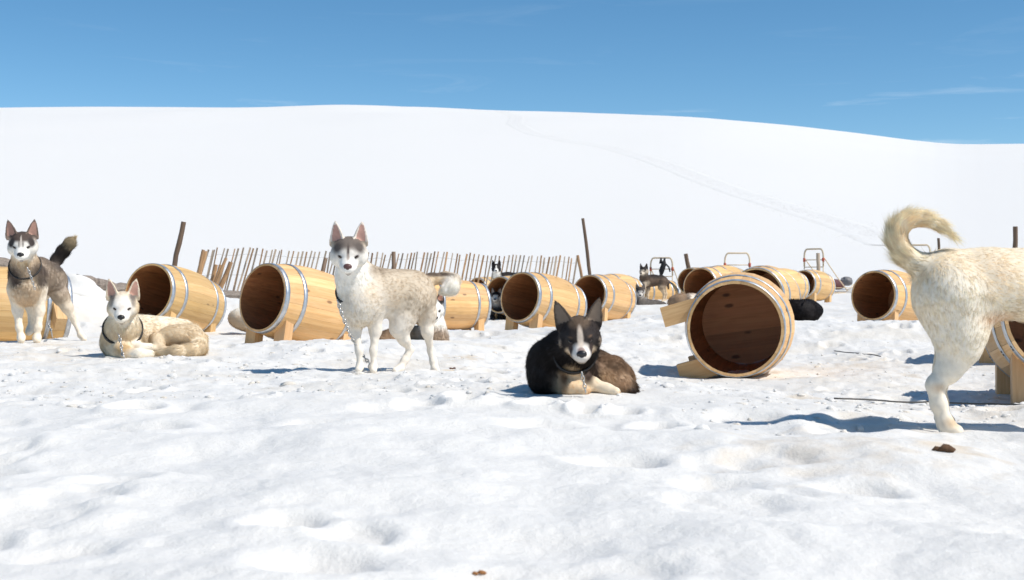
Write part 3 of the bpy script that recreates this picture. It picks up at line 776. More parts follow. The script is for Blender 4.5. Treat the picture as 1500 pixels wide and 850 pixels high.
        def vnorm(V):
            fn = np.cross(V[tri[:, 1]]-V[tri[:, 0]], V[tri[:, 2]]-V[tri[:, 0]])
            N = np.zeros_like(V)
            for k in range(3): np.add.at(N, tri[:, k], fn)
            return N/(np.linalg.norm(N, axis=1)[:, None]+1e-12), fn
        N, fn = vnorm(V)
        # lumpy coat
        V = V+N*(.0018*fbm(V[:, 0]*21+V[:, 2]*9, V[:, 1]*21-V[:, 2]*17, 2))[:, None]
        # coat colour, hair flow, hair length by nearest bones
        w = np.zeros(len(V)); C = np.zeros((len(V), 3)); FL = np.zeros((len(V), 3)); LE = np.zeros(len(V))
        ed = None
        for p in s.pr:
            d = s.dist(p, V); wi = np.exp(-np.maximum(d, -.02)/.011)
            if p[0] == 'ear': wi = wi*2.5
            w += wi; C += wi[:, None]*p[5]; FL += wi[:, None]*p[8]; LE += wi*p[6]
        C /= w[:, None]; LE /= w; FL /= (np.linalg.norm(FL, axis=1)[:, None]+1e-9)
        nz1 = fbm(V[:, 0]*40+V[:, 2]*31, V[:, 1]*40+V[:, 2]*23, 3)
        for c, r, I, col, soft in s.paint:
            q = np.linalg.norm(((V-c)@I.T)/r, axis=1)+nz1*.02
            t = np.clip((1-q)/soft+.5, 0, 1)[:, None]; C = C*(1-t)+col*t
        for E in s.ears:
            q = (V-E['b'])@E['A'].T; de = s.dist(('ear', E), V)
            W_ = E['W']*np.clip(1-np.clip(q[:, 0]/E['H'], 0, 1)**1.3, 0, 1)**.72
            on = (de < .004) & (q[:, 0] > .008)
            inn = on & ((N@E['A'][2]) > .15) & (np.abs(q[:, 1]) < .68*W_) & (q[:, 0] < .86*E['H'])
            rim = on & ~inn & ((N@E['A'][2]) > -.3)
            C[on] = E['col']; C[rim] = E['rim']; C[inn] = E['inn']
            LE[inn] = .004
        C = np.clip(C*np.array([1.02,1.0,.965])*(1+.09*nz1)[:, None], 0, .95)
        base0 = np.array([V[:, 0].mean(), V[:, 1].mean(), V[:, 2].min()])
        root = empty('dog', base0); tag(root, label, cat, group)
        me = npmesh('body', V-base0, [Q]); setcol(me, 'coat', C); link('body', me, M_coat, root)
        # fur blades
        r = np.random.default_rng(seed); nfur = int(nfur*1.85)
        if nfur:
            ar = np.linalg.norm(fn, axis=1); pick = r.choice(len(tri), nfur, p=ar/ar.sum())
            ba = r.dirichlet((1, 1, 1), nfur); T = tri[pick]
            mixv = lambda A: (A[T]*ba[..., None]).sum(1)
            p0 = mixv(V); nn = mixv(N); nn /= np.linalg.norm(nn, axis=1)[:, None]; fl = mixv(FL); cc = mixv(C); le = (LE[T]*ba).sum(1)*flk
            fl = fl-nn*(fl*nn).sum(1)[:, None]; fl += r.normal(0, .15, fl.shape)
            # clumping: neighbouring blades share a deviation
            cx = np.stack([fbm(p0[:, 0]*60+i*7, p0[:, 2]*60+p0[:, 1]*45, 2) for i in range(3)], 1); fl = fl+cx*.15
            d1 = fl/(np.linalg.norm(fl, axis=1)[:, None]+1e-9)+nn*lift; d1 /= np.linalg.norm(d1, axis=1)[:, None]
            d2 = d1-nn*.30+np.array([0,0,-.12]); d2 /= np.linalg.norm(d2, axis=1)[:, None]
            sd = np.cross(d1, nn); sd /= (np.linalg.norm(sd, axis=1)[:, None]+1e-9)
            for e in getattr(s, 'eyes', []): le = np.where(np.linalg.norm(p0-e, axis=1) < .030*s.hd['sc'], np.minimum(le, .0035), le)
            if getattr(s, 'hd', None): le = np.where(np.linalg.norm(p0-s.nosep, axis=1) < .030*s.hd['sc'], np.minimum(le, .003), le)
            L = (le*r.uniform(.55, 1.25, nfur))[:, None]; wd = np.minimum(bw*r.uniform(.7, 1.3, nfur), le*.35+.0006)[:, None]
            p0 = p0-nn*.001; tp = p0+(d1+d2)*L*.5
            VV = np.stack([p0-sd*wd*.5, p0+sd*wd*.5, tp], 1).reshape(-1, 3)
            fme = npmesh('fur', VV-base0, [np.arange(nfur*3).reshape(-1, 3)])
            var = np.exp(r.normal(0, .08, nfur))[:, None, None]
            CC = (cc[:, None]*np.array([.95,.95,1.08])[None, :, None]*var).reshape(-1, 3); setcol(fme, 'coat', np.clip(CC*1.06, 0, .95))
            NN = np.repeat(nn+d1*.2+r.normal(0, .06, nn.shape), 3, 0); NN /= np.linalg.norm(NN, axis=1)[:, None]
            fme.normals_split_custom_set_from_vertices(NN.tolist())
            fo = link('fur', fme, M_fur, root); fo['kind'] = 'stuff'
        if getattr(s, 'hd', None) is not None:
            Rm = s.hd['R']; sc = s.hd['sc']; T = s.hd['T']
            R4 = Matrix(Rm.tolist()).to_quaternion()
            if eyes:
                for y, e in zip((-1, 1), s.eyes):
                    fw = Rm@np.array([.80, y*.42, .12]); fw /= np.linalg.norm(fw)
                    # push the eye to the skin
                    t = np.linspace(-.03, .05, 60); X = e[None]+fw[None]*t[:, None]; ds = s.sdf(X); k = int(np.argmax(ds > 0)); pos = X[k]-fw*.0030*sc
                    mb = MB(); nseg, ns = 10, 6; vs = []; fs = []
                    slant = y*.30
                    for i in range(ns+1):
                        th = math.pi*i/ns
                        for j in range(nseg):
                            a = 2*math.pi*j/nseg; yy = math.sin(th)*math.cos(a)*.0125; zz = math.sin(th)*math.sin(a)*.0070; zz2 = zz+slant*yy*.9
                            vs.append((math.cos(th)*.0075*sc, yy*sc, zz2*sc))
                    for i in range(ns):
                        for j in range(nseg): fs.append((i*nseg+j, i*nseg+(j+1)%nseg, (i+1)*nseg+(j+1)%nseg, (i+1)*nseg+j))
                    mb.add(vs, fs); o = link('eye', mb.mesh('eye', True), s.eyemat if hasattr(s, 'eyemat') else M_eye, root)
                    o.location = Vector(pos-base0); o.rotation_mode = 'QUATERNION'
                    q = np.cross(fw, Rm[:, 2]); yv = -q/np.linalg.norm(q); zv = np.cross(fw, yv)
                    o.rotation_quaternion = Matrix(np.stack([fw, yv, zv], 1).tolist()).to_quaternion()
            if nose is not None:
                mb = MB(); nseg, ns = 14, 9; vs = []; fs = []
                for i in range(ns+1):
                    th = math.pi*i/ns
                    for j in range(nseg):
                        a = 2*math.pi*j/nseg; yy = math.sin(th)*math.cos(a); zz = math.cos(th); xx = math.sin(th)*math.sin(a)
                        wq = 1+.22*zz       # broader on top
                        dent = -.30*math.exp(-(((abs(yy)-.52)/.22)**2+((zz+.12)/.30)**2)) if xx > 0 else 0   # nostrils
                        groove = -.18*math.exp(-((yy/.12)**2))*(1 if zz < .1 and xx > 0 else 0)
                        vs.append(((xx*(1+dent+groove))*.0155*sc, yy*.0215*wq*sc, zz*.0195*sc))
                for i in range(ns):
                    for j in range(nseg): fs.append((i*nseg+j, (i+1)*nseg+j, (i+1)*nseg+(j+1)%nseg, i*nseg+(j+1)%nseg))
                mb.add(vs, fs); o = link('nose', mb.mesh('nose', True), nose, root); o.location = Vector(s.nosep-base0); o.rotation_mode = 'QUATERNION'; o.rotation_quaternion = R4
        if collar:
            c, axis, width, mat = collar; c = np.array(c); axis = np.array(axis, float); axis /= np.linalg.norm(axis)
            e1 = np.cross(axis, [0.3, 1, 0.1]); e1 /= np.linalg.norm(e1); e2 = np.cross(axis, e1); ns = 36; vs = []; fs = []
            ring = []
            for j in range(ns):
                a = 2*math.pi*j/ns; d = e1*math.cos(a)+e2*math.sin(a)
                t = np.linspace(.02, .26, 120); ds = s.sdf(c+d*t[:, None]); k = int(np.argmax(ds > 0)); ring.append((d, t[k]))
            rr = np.array([q[1] for q in ring]); rr = np.minimum(rr, np.percentile(rr, 25)*1.06); rr = (np.roll(rr, 1)+rr*2+np.roll(rr, -1))/4
            for (d, _), rad in zip(ring, rr):
                for ax_, dr in ((-width/2,.002),(-width/2,.009),(width/2,.009),(width/2,.002)): vs.append(tuple(c+d*(rad+dr)+axis*ax_-base0))
            for j in range(ns):
                j2 = (j+1) % ns
                for k in range(4): fs.append((j*4+k, j2*4+k, j2*4+(k+1)%4, j*4+(k+1)%4))
            mb = MB(); mb.add(vs, fs); link('collar', mb.mesh('collar', True), mat, root)
            # lowest point facing the viewer, for the chain
            best = max(range(ns), key=lambda j: -ring[j][0][2]-.9*ring[j][0][1]); s.ringp = c+ring[best][0]*(rr[best]+.02)
        return root

def surface_nets(G, lo, h):
    S = G < 0; nx, ny, nz_ = G.shape
    cnt = np.zeros((nx-1, ny-1, nz_-1), np.int8)
    for dx in (0,1):
        for dy in (0,1):
            for dz in (0,1): cnt += S[dx:nx-1+dx, dy:ny-1+dy, dz:nz_-1+dz]
    act = (cnt > 0) & (cnt < 8); cells = np.argwhere(act); idx = np.full(act.shape, -1, np.int64); idx[act] = np.arange(len(cells))
    acc = np.zeros((len(cells), 3)); num = np.zeros(len(cells))
    corners = [(dx,dy,dz) for dx in (0,1) for dy in (0,1) for dz in (0,1)]
    val = {c: G[cells[:, 0]+c[0], cells[:, 1]+c[1], cells[:, 2]+c[2]].astype(float) for c in corners}
    for c in corners:
        for a in range(3):
            if c[a] == 0:
                d = list(c); d[a] = 1; d = tuple(d); va, vb = val[c], val[d]; m = (va < 0) != (vb < 0)
                t = np.where(m, va/np.where(m, va-vb, 1), 0); p = np.array(c, float)[None]+np.zeros((len(cells), 3)); p[:, a] += t
                acc += np.where(m[:, None], p, 0); num += m
    V = lo+h*(cells+acc/num[:, None]); Q = []
    for a in range(3):
        b, c = (a+1) % 3, (a+2) % 3
        sl0 = [slice(None)]*3; sl1 = [slice(None)]*3; sl0[a] = slice(0, -1); sl1[a] = slice(1, None)
        e = np.argwhere(S[tuple(sl0)] != S[tuple(sl1)])
        e = e[(e[:, b] > 0) & (e[:, c] > 0) & (e[:, b] < G.shape[b]-1) & (e[:, c] < G.shape[c]-1)]
        flip = S[tuple(e.T)]
        def cell(db, dc):
            q = e.copy(); q[:, b] += db; q[:, c] += dc; return idx[tuple(q.T)]
        q = np.stack([cell(-1,-1), cell(0,-1), cell(0,0), cell(-1,0)], 1)
        q[~flip] = q[~flip][:, ::-1]; Q.append(q)
    Q = np.concatenate(Q); Q = Q[(Q >= 0).all(1)]
    return V, Q

def chain_thing(label, pts, link_len=.030, rad=.0032):
    """links of a chain along a polyline"""
    P = [np.array(p, float) for p in pts]; seg = []; 
    d = [0]
    for a, b in zip(P[:-1], P[1:]): d.append(d[-1]+np.linalg.norm(b-a))
    n = max(int(d[-1]/(link_len*.72)), 2); mb = MB(); o0 = P[-1]
    for i in range(n):
        s0 = d[-1]*(i+.5)/n; k = min(max(int(np.searchsorted(d, s0))-1, 0), len(P)-2); t = (s0-d[k])/(d[k+1]-d[k]+1e-9); c = P[k]+(P[k+1]-P[k])*t
        ax = (P[k+1]-P[k]); ax /= np.linalg.norm(ax)+1e-9
        e = np.cross(ax, [.3,1,.2] if i % 2 else [1,.2,.3]); e /= np.linalg.norm(e)
        mb.tube([tuple(c+ax*math.cos(q)*link_len*.5+e*math.sin(q)*link_len*.3-o0) for q in np.linspace(0, 2*math.pi, 9)[:-1]], rad, 5, closed=True)
    o = link('tether_chain', mb.mesh('tether_chain', True), M_chain); o.location = o0; tag(o, label, 'chain', 'chains tethering the dogs')

# ---- coat colours
WHITE = lin(244,240,233); CREAM = lin(228,212,186); TAN = lin(205,182,150); GREY = lin(140,128,116); DGREY = lin(84,76,71); BLACK = lin(38,33,32)
BROWN = lin(128,102,80); PINK = lin(198,150,132); LTAN = lin(216,198,172); WOLF = lin(176,160,140)

def near_husky():
    d = Dog(7.0); P = d.P; c1 = lin(228,219,206); c2 = lin(206,192,173)
    leg = lin(232,224,212)
    # torso
    d.chain([P(531,438,-.02), P(560,429,.07), P(592,427,.15), P(612,431,.20)], [.120,.110,.100,.096], [c1,c2,c2], .026, .06)
    d.ell(P(526,450,-.05), (.092,.09,.110), np.eye(3), leg, .026, .05)          # breast
    d.cone(P(549,418,.02), P(610,416,.17), .075, .070, c2, .026, .05)        # back
    d.cone(P(556,445,.07), P(592,440,.15), .080, .06, leg, .020, .05)        # belly
    # neck
    d.chain([P(512,378,-.12), P(517,408,-.05), P(528,436,-.01)], [.070,.086,.110], [WHITE,WHITE], .030, .05)
    d.cone(P(524,392,-.02), P(548,420,.05), .06, .09, c2, .03, .05)
    # front legs
    d.chain([P(516,458,-.05), P(520,484,-.03), P(526,514,-.045), P(527,537,-.05)], [.058,.030,.016,.016], [c1,leg,leg], .006, .03)
    d.chain([P(527,538,-.05), P(525,542.5,-.085)], [.021,.019], leg, .006, .02)
    d.chain([P(547,458,.0), P(550,484,.01), P(547,514,-.005), P(547,537,-.01)], [.058,.030,.016,.016], [c1,leg,leg], .006, .03)
    d.chain([P(547,538,-.01), P(547,543,-.045)], [.021,.019], leg, .006, .02)
    # hind legs (left then right)
    d.chain([P(604,440,.13), P(590,470,.10)], [.095,.066], [c2], .022, .045)
    d.chain([P(590,468,.10), P(585,482,.09), P(592,498,.11), P(601,512,.15)], [.064,.049,.028,.015], [leg,leg,leg], .008, .03)
    d.chain([P(601,512,.15), P(593,528,.13), P(586,539,.11)], [.021,.020,.020], leg, .008, .018)
    d.chain([P(586,540,.11), P(579,543,.07)], [.022,.018], leg, .006, .015)
    d.chain([P(616,438,.22), P(624,460,.23)], [.085,.060], [c2], .022, .045)
    d.chain([P(624,460,.23), P(626,486,.22), P(631,514,.27)], [.054,.030,.015], [c1,leg], .008, .03)
    d.chain([P(631,514,.27), P(635,530,.25), P(637,540,.23)], [.021,.019,.019], leg, .008, .018)
    d.chain([P(637,541,.23), P(641,545,.19)], [.021,.017], leg, .006, .015)
    # tail
    d.chain([P(612,410,.22), P(632,409,.27), P(652,408,.30), P(663,412,.29)], [.027,.030,.034,.038], [lin(214,192,160),lin(206,184,154),lin(214,200,180)], .034, .03)
    d.chain([P(663,412,.29), P(661,421,.26), P(652,425,.24)], [.040,.040,.030], WHITE, .04, .03)
    crown = lin(126,114,104)
    d.head(P(511,371,-.20), 5, 22, 0, 1.03, dict(base=WHITE, crown=crown, ear=lin(196,180,160), ear_in=lin(190,150,138), ear_rim=lin(226,216,204), paint=[
        ((-.03,0,.075), (.09,.085,.055), lin(122,110,100), .35),
        ((.022,0,.062), (.055,.060,.030), lin(112,102,95), .5),
        ((.036,.050,.044), (.042,.032,.030), lin(92,84,79), .8, True),
        ((.060,.028,.026), (.026,.020,.013), lin(214,205,194), .5, True),
        ((.062,0,.036), (.05,.0075,.034), lin(84,74,70), .6),
        ((.092,0,.010), (.03,.008,.02), lin(170,156,146), .8),
        ((.126,0,-.072), (.04,.030,.010), lin(120,104,98), .5),
        ((.076,.037,.011), (.016,.018,.0105), lin(62,50,46), .6, True)]), ear_tilt=.13, wide=1.1)
    for u, v, dy, r, c, sft in [(556,398,.05,(.10,.12,.035),lin(140,124,108),.9),(585,395,.13,(.12,.14,.022),lin(158,140,120),.9),(612,402,.2,(.09,.1,.022),lin(178,160,138),.9),
                                (585,420,.05,(.16,.16,.10),lin(204,189,168),1.3),(546,432,-.06,(.03,.1,.05),lin(222,208,188),1.0),
                                (634,402,.26,(.09,.08,.014),lin(110,96,84),.8),(650,402,.3,(.06,.08,.010),lin(110,96,84),.8),
                                (578,474,.1,(.09,.1,.05),lin(232,224,213),1.2)]: d.spot(u, v, dy, r, c, sft)
    d.build('standing grey husky with white face and reddish ears, tail held out level', .0046, 62000, nose=M_nose_pink,
            collar=(P(520,424,-.03), (P(517,410,-.05)-P(524,437,.03)), .020, M_collar), seed=2, lift=.13, flk=.85)
    chain_thing('thin chain hanging between the front legs of the standing white-faced husky', [P(494,440,-.15), P(500,458,-.15), P(512,490,-.12), P(533,523,.02), P(541,532,.05), P(543,546,.06)])
near_husky()

def left_husky():
    d = Dog(9.2); P = d.P; s = 1.06
    c1 = lin(172,155,137); leg = lin(238,225,206); ch = lin(218,200,176)
    d.chain([P(40,413,-.05), P(54,406,.12), P(70,408,.30), P(80,411,.40)], [.118,.112,.098,.088], [c1,c1,lin(162,146,128)], .026, .06)
    d.ell(P(38,422,-.10), (.115,.11,.13), np.eye(3), ch, .028, .05)
    d.cone(P(60,390,.1), P(78,400,.38), .06, .055, lin(134,120,108), .026, .05)
    d.chain([P(34,368,-.18), P(38,396,-.10), P(45,412,-.02)], [.078,.100,.118], [ch,c1], .036, .05)
    d.chain([P(23,425,-.12), P(26,455,-.10), P(28,480,-.12), P(31,494,-.12)], [.058,.034,.021,.020], [leg,leg,leg], .007, .03)
    d.chain([P(31,495,-.12), P(31,498,-.16)], [.031,.026], leg, .007, .02)
    d.chain([P(57,425,-.06), P(58,455,-.05), P(56,480,-.07), P(54,494,-.07)], [.058,.034,.021,.020], [leg,leg,leg], .007, .03)
    d.chain([P(54,495,-.07), P(54,498.5,-.11)], [.032,.027], leg, .007, .02)
    d.chain([P(79,414,.36), P(89,434,.36)], [.082,.062], [lin(168,150,132)], .022, .045)
    d.chain([P(89,434,.36), P(98,450,.37), P(110,472,.42)], [.060,.040,.022], [lin(206,190,168),leg], .010, .03)
    d.chain([P(110,472,.42), P(118,490,.40)], [.021,.020], leg, .008, .018)
    d.chain([P(118,491,.40), P(123,496.5,.36)], [.024,.021], leg, .006, .015)
    d.chain([P(60,428,.42), P(46,444,.40), P(48,466,.44), P(44,484,.42), P(42,487,.39)], [.075,.055,.028,.024,.024], leg, .012, .03)
    d.chain([P(76,391,.42), P(83,381,.44), P(92,369,.44), P(102,357,.42), P(108,350,.40)], [.034,.040,.044,.040,.016], [DGREY,lin(60,53,50),lin(70,62,58),lin(222,205,172)], .040, .03)
    dk = lin(78,70,66)
    d.head(P(33,359,-.26), 16, 20, 2, 1.02*s, dict(base=WHITE, crown=dk, ear=lin(150,130,116), ear_in=lin(176,138,124), ear_rim=lin(120,104,94), paint=[
        ((-.03,0,.075), (.09,.085,.055), dk, .35),
        ((.026,0,.058), (.056,.066,.030), lin(82,70,64), .4),
        ((.044,.056,.030), (.036,.028,.030), lin(66,58,55), .5, True),
        ((.062,.026,.026), (.024,.016,.013), lin(206,196,186), .5, True),
        ((.058,0,.044), (.05,.005,.034), lin(196,186,176), .6),
        ((.070,.012,.024), (.03,.0065,.026), lin(76,66,62), .6, True),
        ((.126,0,-.072), (.04,.030,.010), lin(120,104,98), .5),
        ((.076,.037,.011), (.016,.018,.0105), lin(56,46,43), .6, True)]), ear_tilt=.22, ear_spread=1.15)
    for u, v, dy, r, c, sft in [(20,404,-.2,(.05,.1,.07),lin(120,106,96),.8),(60,396,-.1,(.06,.12,.05),lin(122,108,98),.9),(22,414,-.24,(.05,.06,.03),lin(96,84,76),.7),(62,412,-.12,(.035,.08,.045),lin(110,98,88),.8),
                                (38,404,-.27,(.06,.06,.07),lin(180,160,138),.9),(36,424,-.25,(.07,.06,.045),lin(188,168,144),.9),(76,392,.3,(.10,.14,.035),lin(108,97,89),1.0),(92,420,.3,(.04,.08,.05),lin(176,160,144),1.0),
                                (14,395,-.15,(.025,.08,.05),lin(76,68,64),.8),(34,386,-.24,(.055,.06,.022),lin(206,186,156),.8)]: d.spot(u, v, dy, r, c, sft)
    d.build('standing brindle-backed husky with dark raised tail and white mask', .0052, 46000, nose=M_nose_dark, seed=3, bw=.0024,
            collar=(P(36,390,-.14), (P(34,374,-.2)-P(41,404,-.02)), .012, M_collar))
    chain_thing('pale chain hanging down the chest of the raised-tail husky', [P(40,392,-.30), P(45,404,-.28), P(51,424,-.22)])
    g = pxg(77, 498); chain_thing('short chain lying on the snow under the raised-tail husky', [P(70,474,.2), P(75,484,.15), (g[0], g[1], g[2]+.01), (g[0]+.12, g[1], gz(g[0]+.12, g[1])+.012)])
left_husky()

def cream_dog():
    d = Dog(8.15); P = d.P; c1 = lin(228,214,190); c2 = lin(214,197,170); lt = lin(240,232,218)
    d.chain([P(184,494,-.04), P(212,494,.10), P(240,495,.18), P(264,496,.16)], [.120,.115,.110,.105], [c1,c1,c1], .028, .06)
    d.cone(P(200,480,.06), P(268,484,.22), .075, .070, lt, .028, .05)
    d.ell(P(177,496,-.12), (.118,.10,.115), np.eye(3), c1, .030, .05)
    d.ell(P(166,505,-.06), (.075,.09,.075), np.eye(3), c1, .026, .05)
    d.chain([P(181,462,-.15), P(180,480,-.14), P(181,494,-.08)], [.080,.092,.112], [lt,c1], .036, .05)
    d.ell(P(262,494,-.02), (.135,.11,.082), np.eye(3), c2, .026, .045, (.9,0,-.3))     # haunch
    d.ell(P(283,495,.06), (.068,.10,.085), np.eye(3), c1, .026, .05)
    d.cone(P(228,498,-.10), P(236,514,-.16), .045, .034, c2, .018, .03)                  # stifle to hock
    d.chain([P(236,515,-.16), P(256,516,-.20), P(276,517,-.18)], [.032,.036,.034], c1, .018, .025)
    d.chain([P(293,498,.02), P(292,510,-.10), P(278,515,-.20), P(258,517,-.26), P(236,517,-.27)], [.050,.046,.044,.042,.018], c1, .040, .03)   # tail
    d.chain([P(178,512,-.20), P(186,519,-.27), P(204,519,-.30), P(220,519,-.28)], [.055,.040,.032,.028], [c1,lt,lt], .014, .03)
    d.chain([P(198,508,-.16), P(208,512,-.20), P(220,509,-.20)], [.044,.034,.026], lt, .012, .03)
    d.chain([P(166,514,-.16), P(176,519,-.22)], [.045,.03], c1, .012, .03)
    d.head(P(180,448,-.27), 13, 20, 0, 1.02, dict(base=lt, crown=lin(222,210,192), ear=lin(214,196,170), ear_in=lin(192,150,134), ear_rim=lin(226,212,190), paint=[
        ((.06,0,.0), (.09,.06,.075), lin(238,232,224), .5),
        ((.008,.058,.050), (.040,.026,.034), lin(122,114,108), .7, True), ((.034,.060,.026), (.028,.020,.022), lin(150,140,130), .9, True), ((.0,.085,-.02), (.05,.025,.05), lin(218,200,170), 1.0, True), ((.09,0,.008), (.03,.016,.02), lin(222,212,200), 1.0),
        ((.126,0,-.072), (.04,.026,.009), lin(110,92,84), .5),
        ((.076,.037,.011), (.014,.017,.009), lin(120,98,86), .6, True)]), ear_tilt=.22, ear_spread=1.12)
    d.spot(262, 512, -.1, (.12,.12,.04), lin(186,160,124), 1.0); d.spot(180, 510, -.28, (.07,.06,.05), lin(196,168,128), 1.0); d.spot(222, 496, -.1, (.02,.08,.07), lin(184,160,128), 1.0)
    d.build('cream dog lying down with head up, chain at its black collar', .0048, 52000, nose=M_nose_dark, seed=4, bw=.0024,
            collar=(P(181,481,-.14), (P(181,462,-.22)-P(180,492,-.05)), .024, M_collar))
    chain_thing('chain hanging from the black collar of the cream lying dog', [P(174,490,-.29), P(177,503,-.31), P(179,517,-.33), P(182,524,-.36)], rad=.004)
cream_dog()

def dark_dog():
    d = Dog(5.4); P = d.P; bk = lin(43,37,35); br = lin(140,114,90); tan = lin(222,196,162)
    d.chain([P(806,530,.02), P(822,540,.20), P(868,548,.32), P(902,556,.24)], [.095,.10,.10,.085], [bk,bk,br], .026, .06)
    d.ell(P(802,540,-.02), (.078,.12,.10), np.eye(3), bk, .026, .04)                      # shoulder
    d.ell(P(796,556,-.06), (.062,.10,.065), np.eye(3), bk, .022, .04)
    d.ell(P(838,548,-.06), (.085,.09,.095), np.eye(3), bk, .026, .05)                     # breast
    d.chain([P(846,508,-.16), P(830,520,-.08), P(822,538,.0)], [.085,.098,.105], [bk,bk], .036, .05)
    d.ell(P(888,548,.08), (.095,.13,.072), np.array(Matrix.Rotation(math.radians(-38), 3, 'Y').transposed()), br, .028, .04, (.7,0,-.6))   # haunch
    d.ell(P(908,564,.02), (.055,.08,.045), np.array(Matrix.Rotation(math.radians(-40), 3, 'Y').transposed()), lin(176,148,120), .024, .04, (.6,0,-.7))
    d.cone(P(868,540,-.02), P(898,570,-.02), .035, .04, lin(124,100,80), .022, .03)
    d.chain([P(906,560,.06), P(921,570,.0), P(926,576,-.06)], [.035,.032,.018], lin(46,38,35), .030, .03)      # tail edge
    d.chain([P(848,556,-.12), P(868,563,-.16), P(888,570,-.18), P(902,574,-.20)], [.045,.025,.019,.019], [tan,lin(232,216,192),lin(232,216,192)], .008, .03)
    d.chain([P(806,556,-.10), P(830,568,-.16), P(856,573,-.20)], [.055,.034,.022], [bk,tan], .012, .03)
    d.head(P(849,493,-.29), 0, 20, 4, .95, dict(base=bk, crown=bk, ear=lin(70,60,54), ear_in=lin(120,106,94), ear_rim=lin(92,80,70), paint=[
        ((-.02,0,.05), (.10,.09,.07), lin(46,39,37), .4),
        ((.02,0,.075), (.06,.05,.02), lin(96,80,66), .8),
        ((.126,0,-.022), (.060,.042,.036), lin(232,224,216), .5),
        ((.078,0,.022), (.06,.0125,.050), lin(206,192,178), .5),
        ((.060,0,-.075), (.08,.055,.030), tan, .6),
        ((.060,.044,-.040), (.032,.020,.022), lin(196,176,152), .6, True),
        ((.028,.074,-.016), (.016,.016,.018), lin(176,158,140), .7, True),
        ((.066,.036,.030), (.018,.013,.005), lin(110,86,66), .8, True), ((.076,.037,.012), (.018,.020,.012), lin(30,24,22), .5, True),
        ((.088,.040,-.020), (.030,.014,.020), lin(60,48,44), .7, True),
        ((.145,0,-.004), (.022,.016,.014), lin(150,130,124), .6),
        ((.126,0,-.070), (.045,.030,.007), lin(40,32,30), .4)]), ear_tilt=.38, ear_spread=1.16, ear_len=.98, wide=.95)
    d.spot(838, 558, -.16, (.052,.09,.075), tan, .5); d.spot(861, 552, -.12, (.028,.08,.06), lin(70,56,48), .5); d.spot(826, 560, -.16, (.022,.05,.06), lin(120,94,70), .8)
    d.spot(893, 533, .1, (.06,.12,.022), lin(92,74,60), .9); d.spot(884, 554, -.02, (.045,.08,.035), lin(186,156,124), .9); d.spot(912, 562, .0, (.03,.08,.025), lin(170,140,112), .9); d.spot(872, 545, -.02, (.014,.08,.05), lin(70,56,48), .8); d.spot(790, 540, .05, (.06,.12,.09), lin(36,31,30), .8)
    d.build('black and tan dog with white blaze lying alone in the open snow', .0046, 60000, nose=M_nose_dark, seed=5, bw=.0022,
            collar=(P(842,519,-.15), (P(849,500,-.22)-P(832,528,.0)), .022, M_collar))
    chain_thing('thin chain hanging from the collar of the black and tan lying dog', [P(852,545,-.29), P(854,556,-.28), P(857,568,-.27), P(858,575,-.28)], link_len=.022, rad=.0026)
dark_dog()

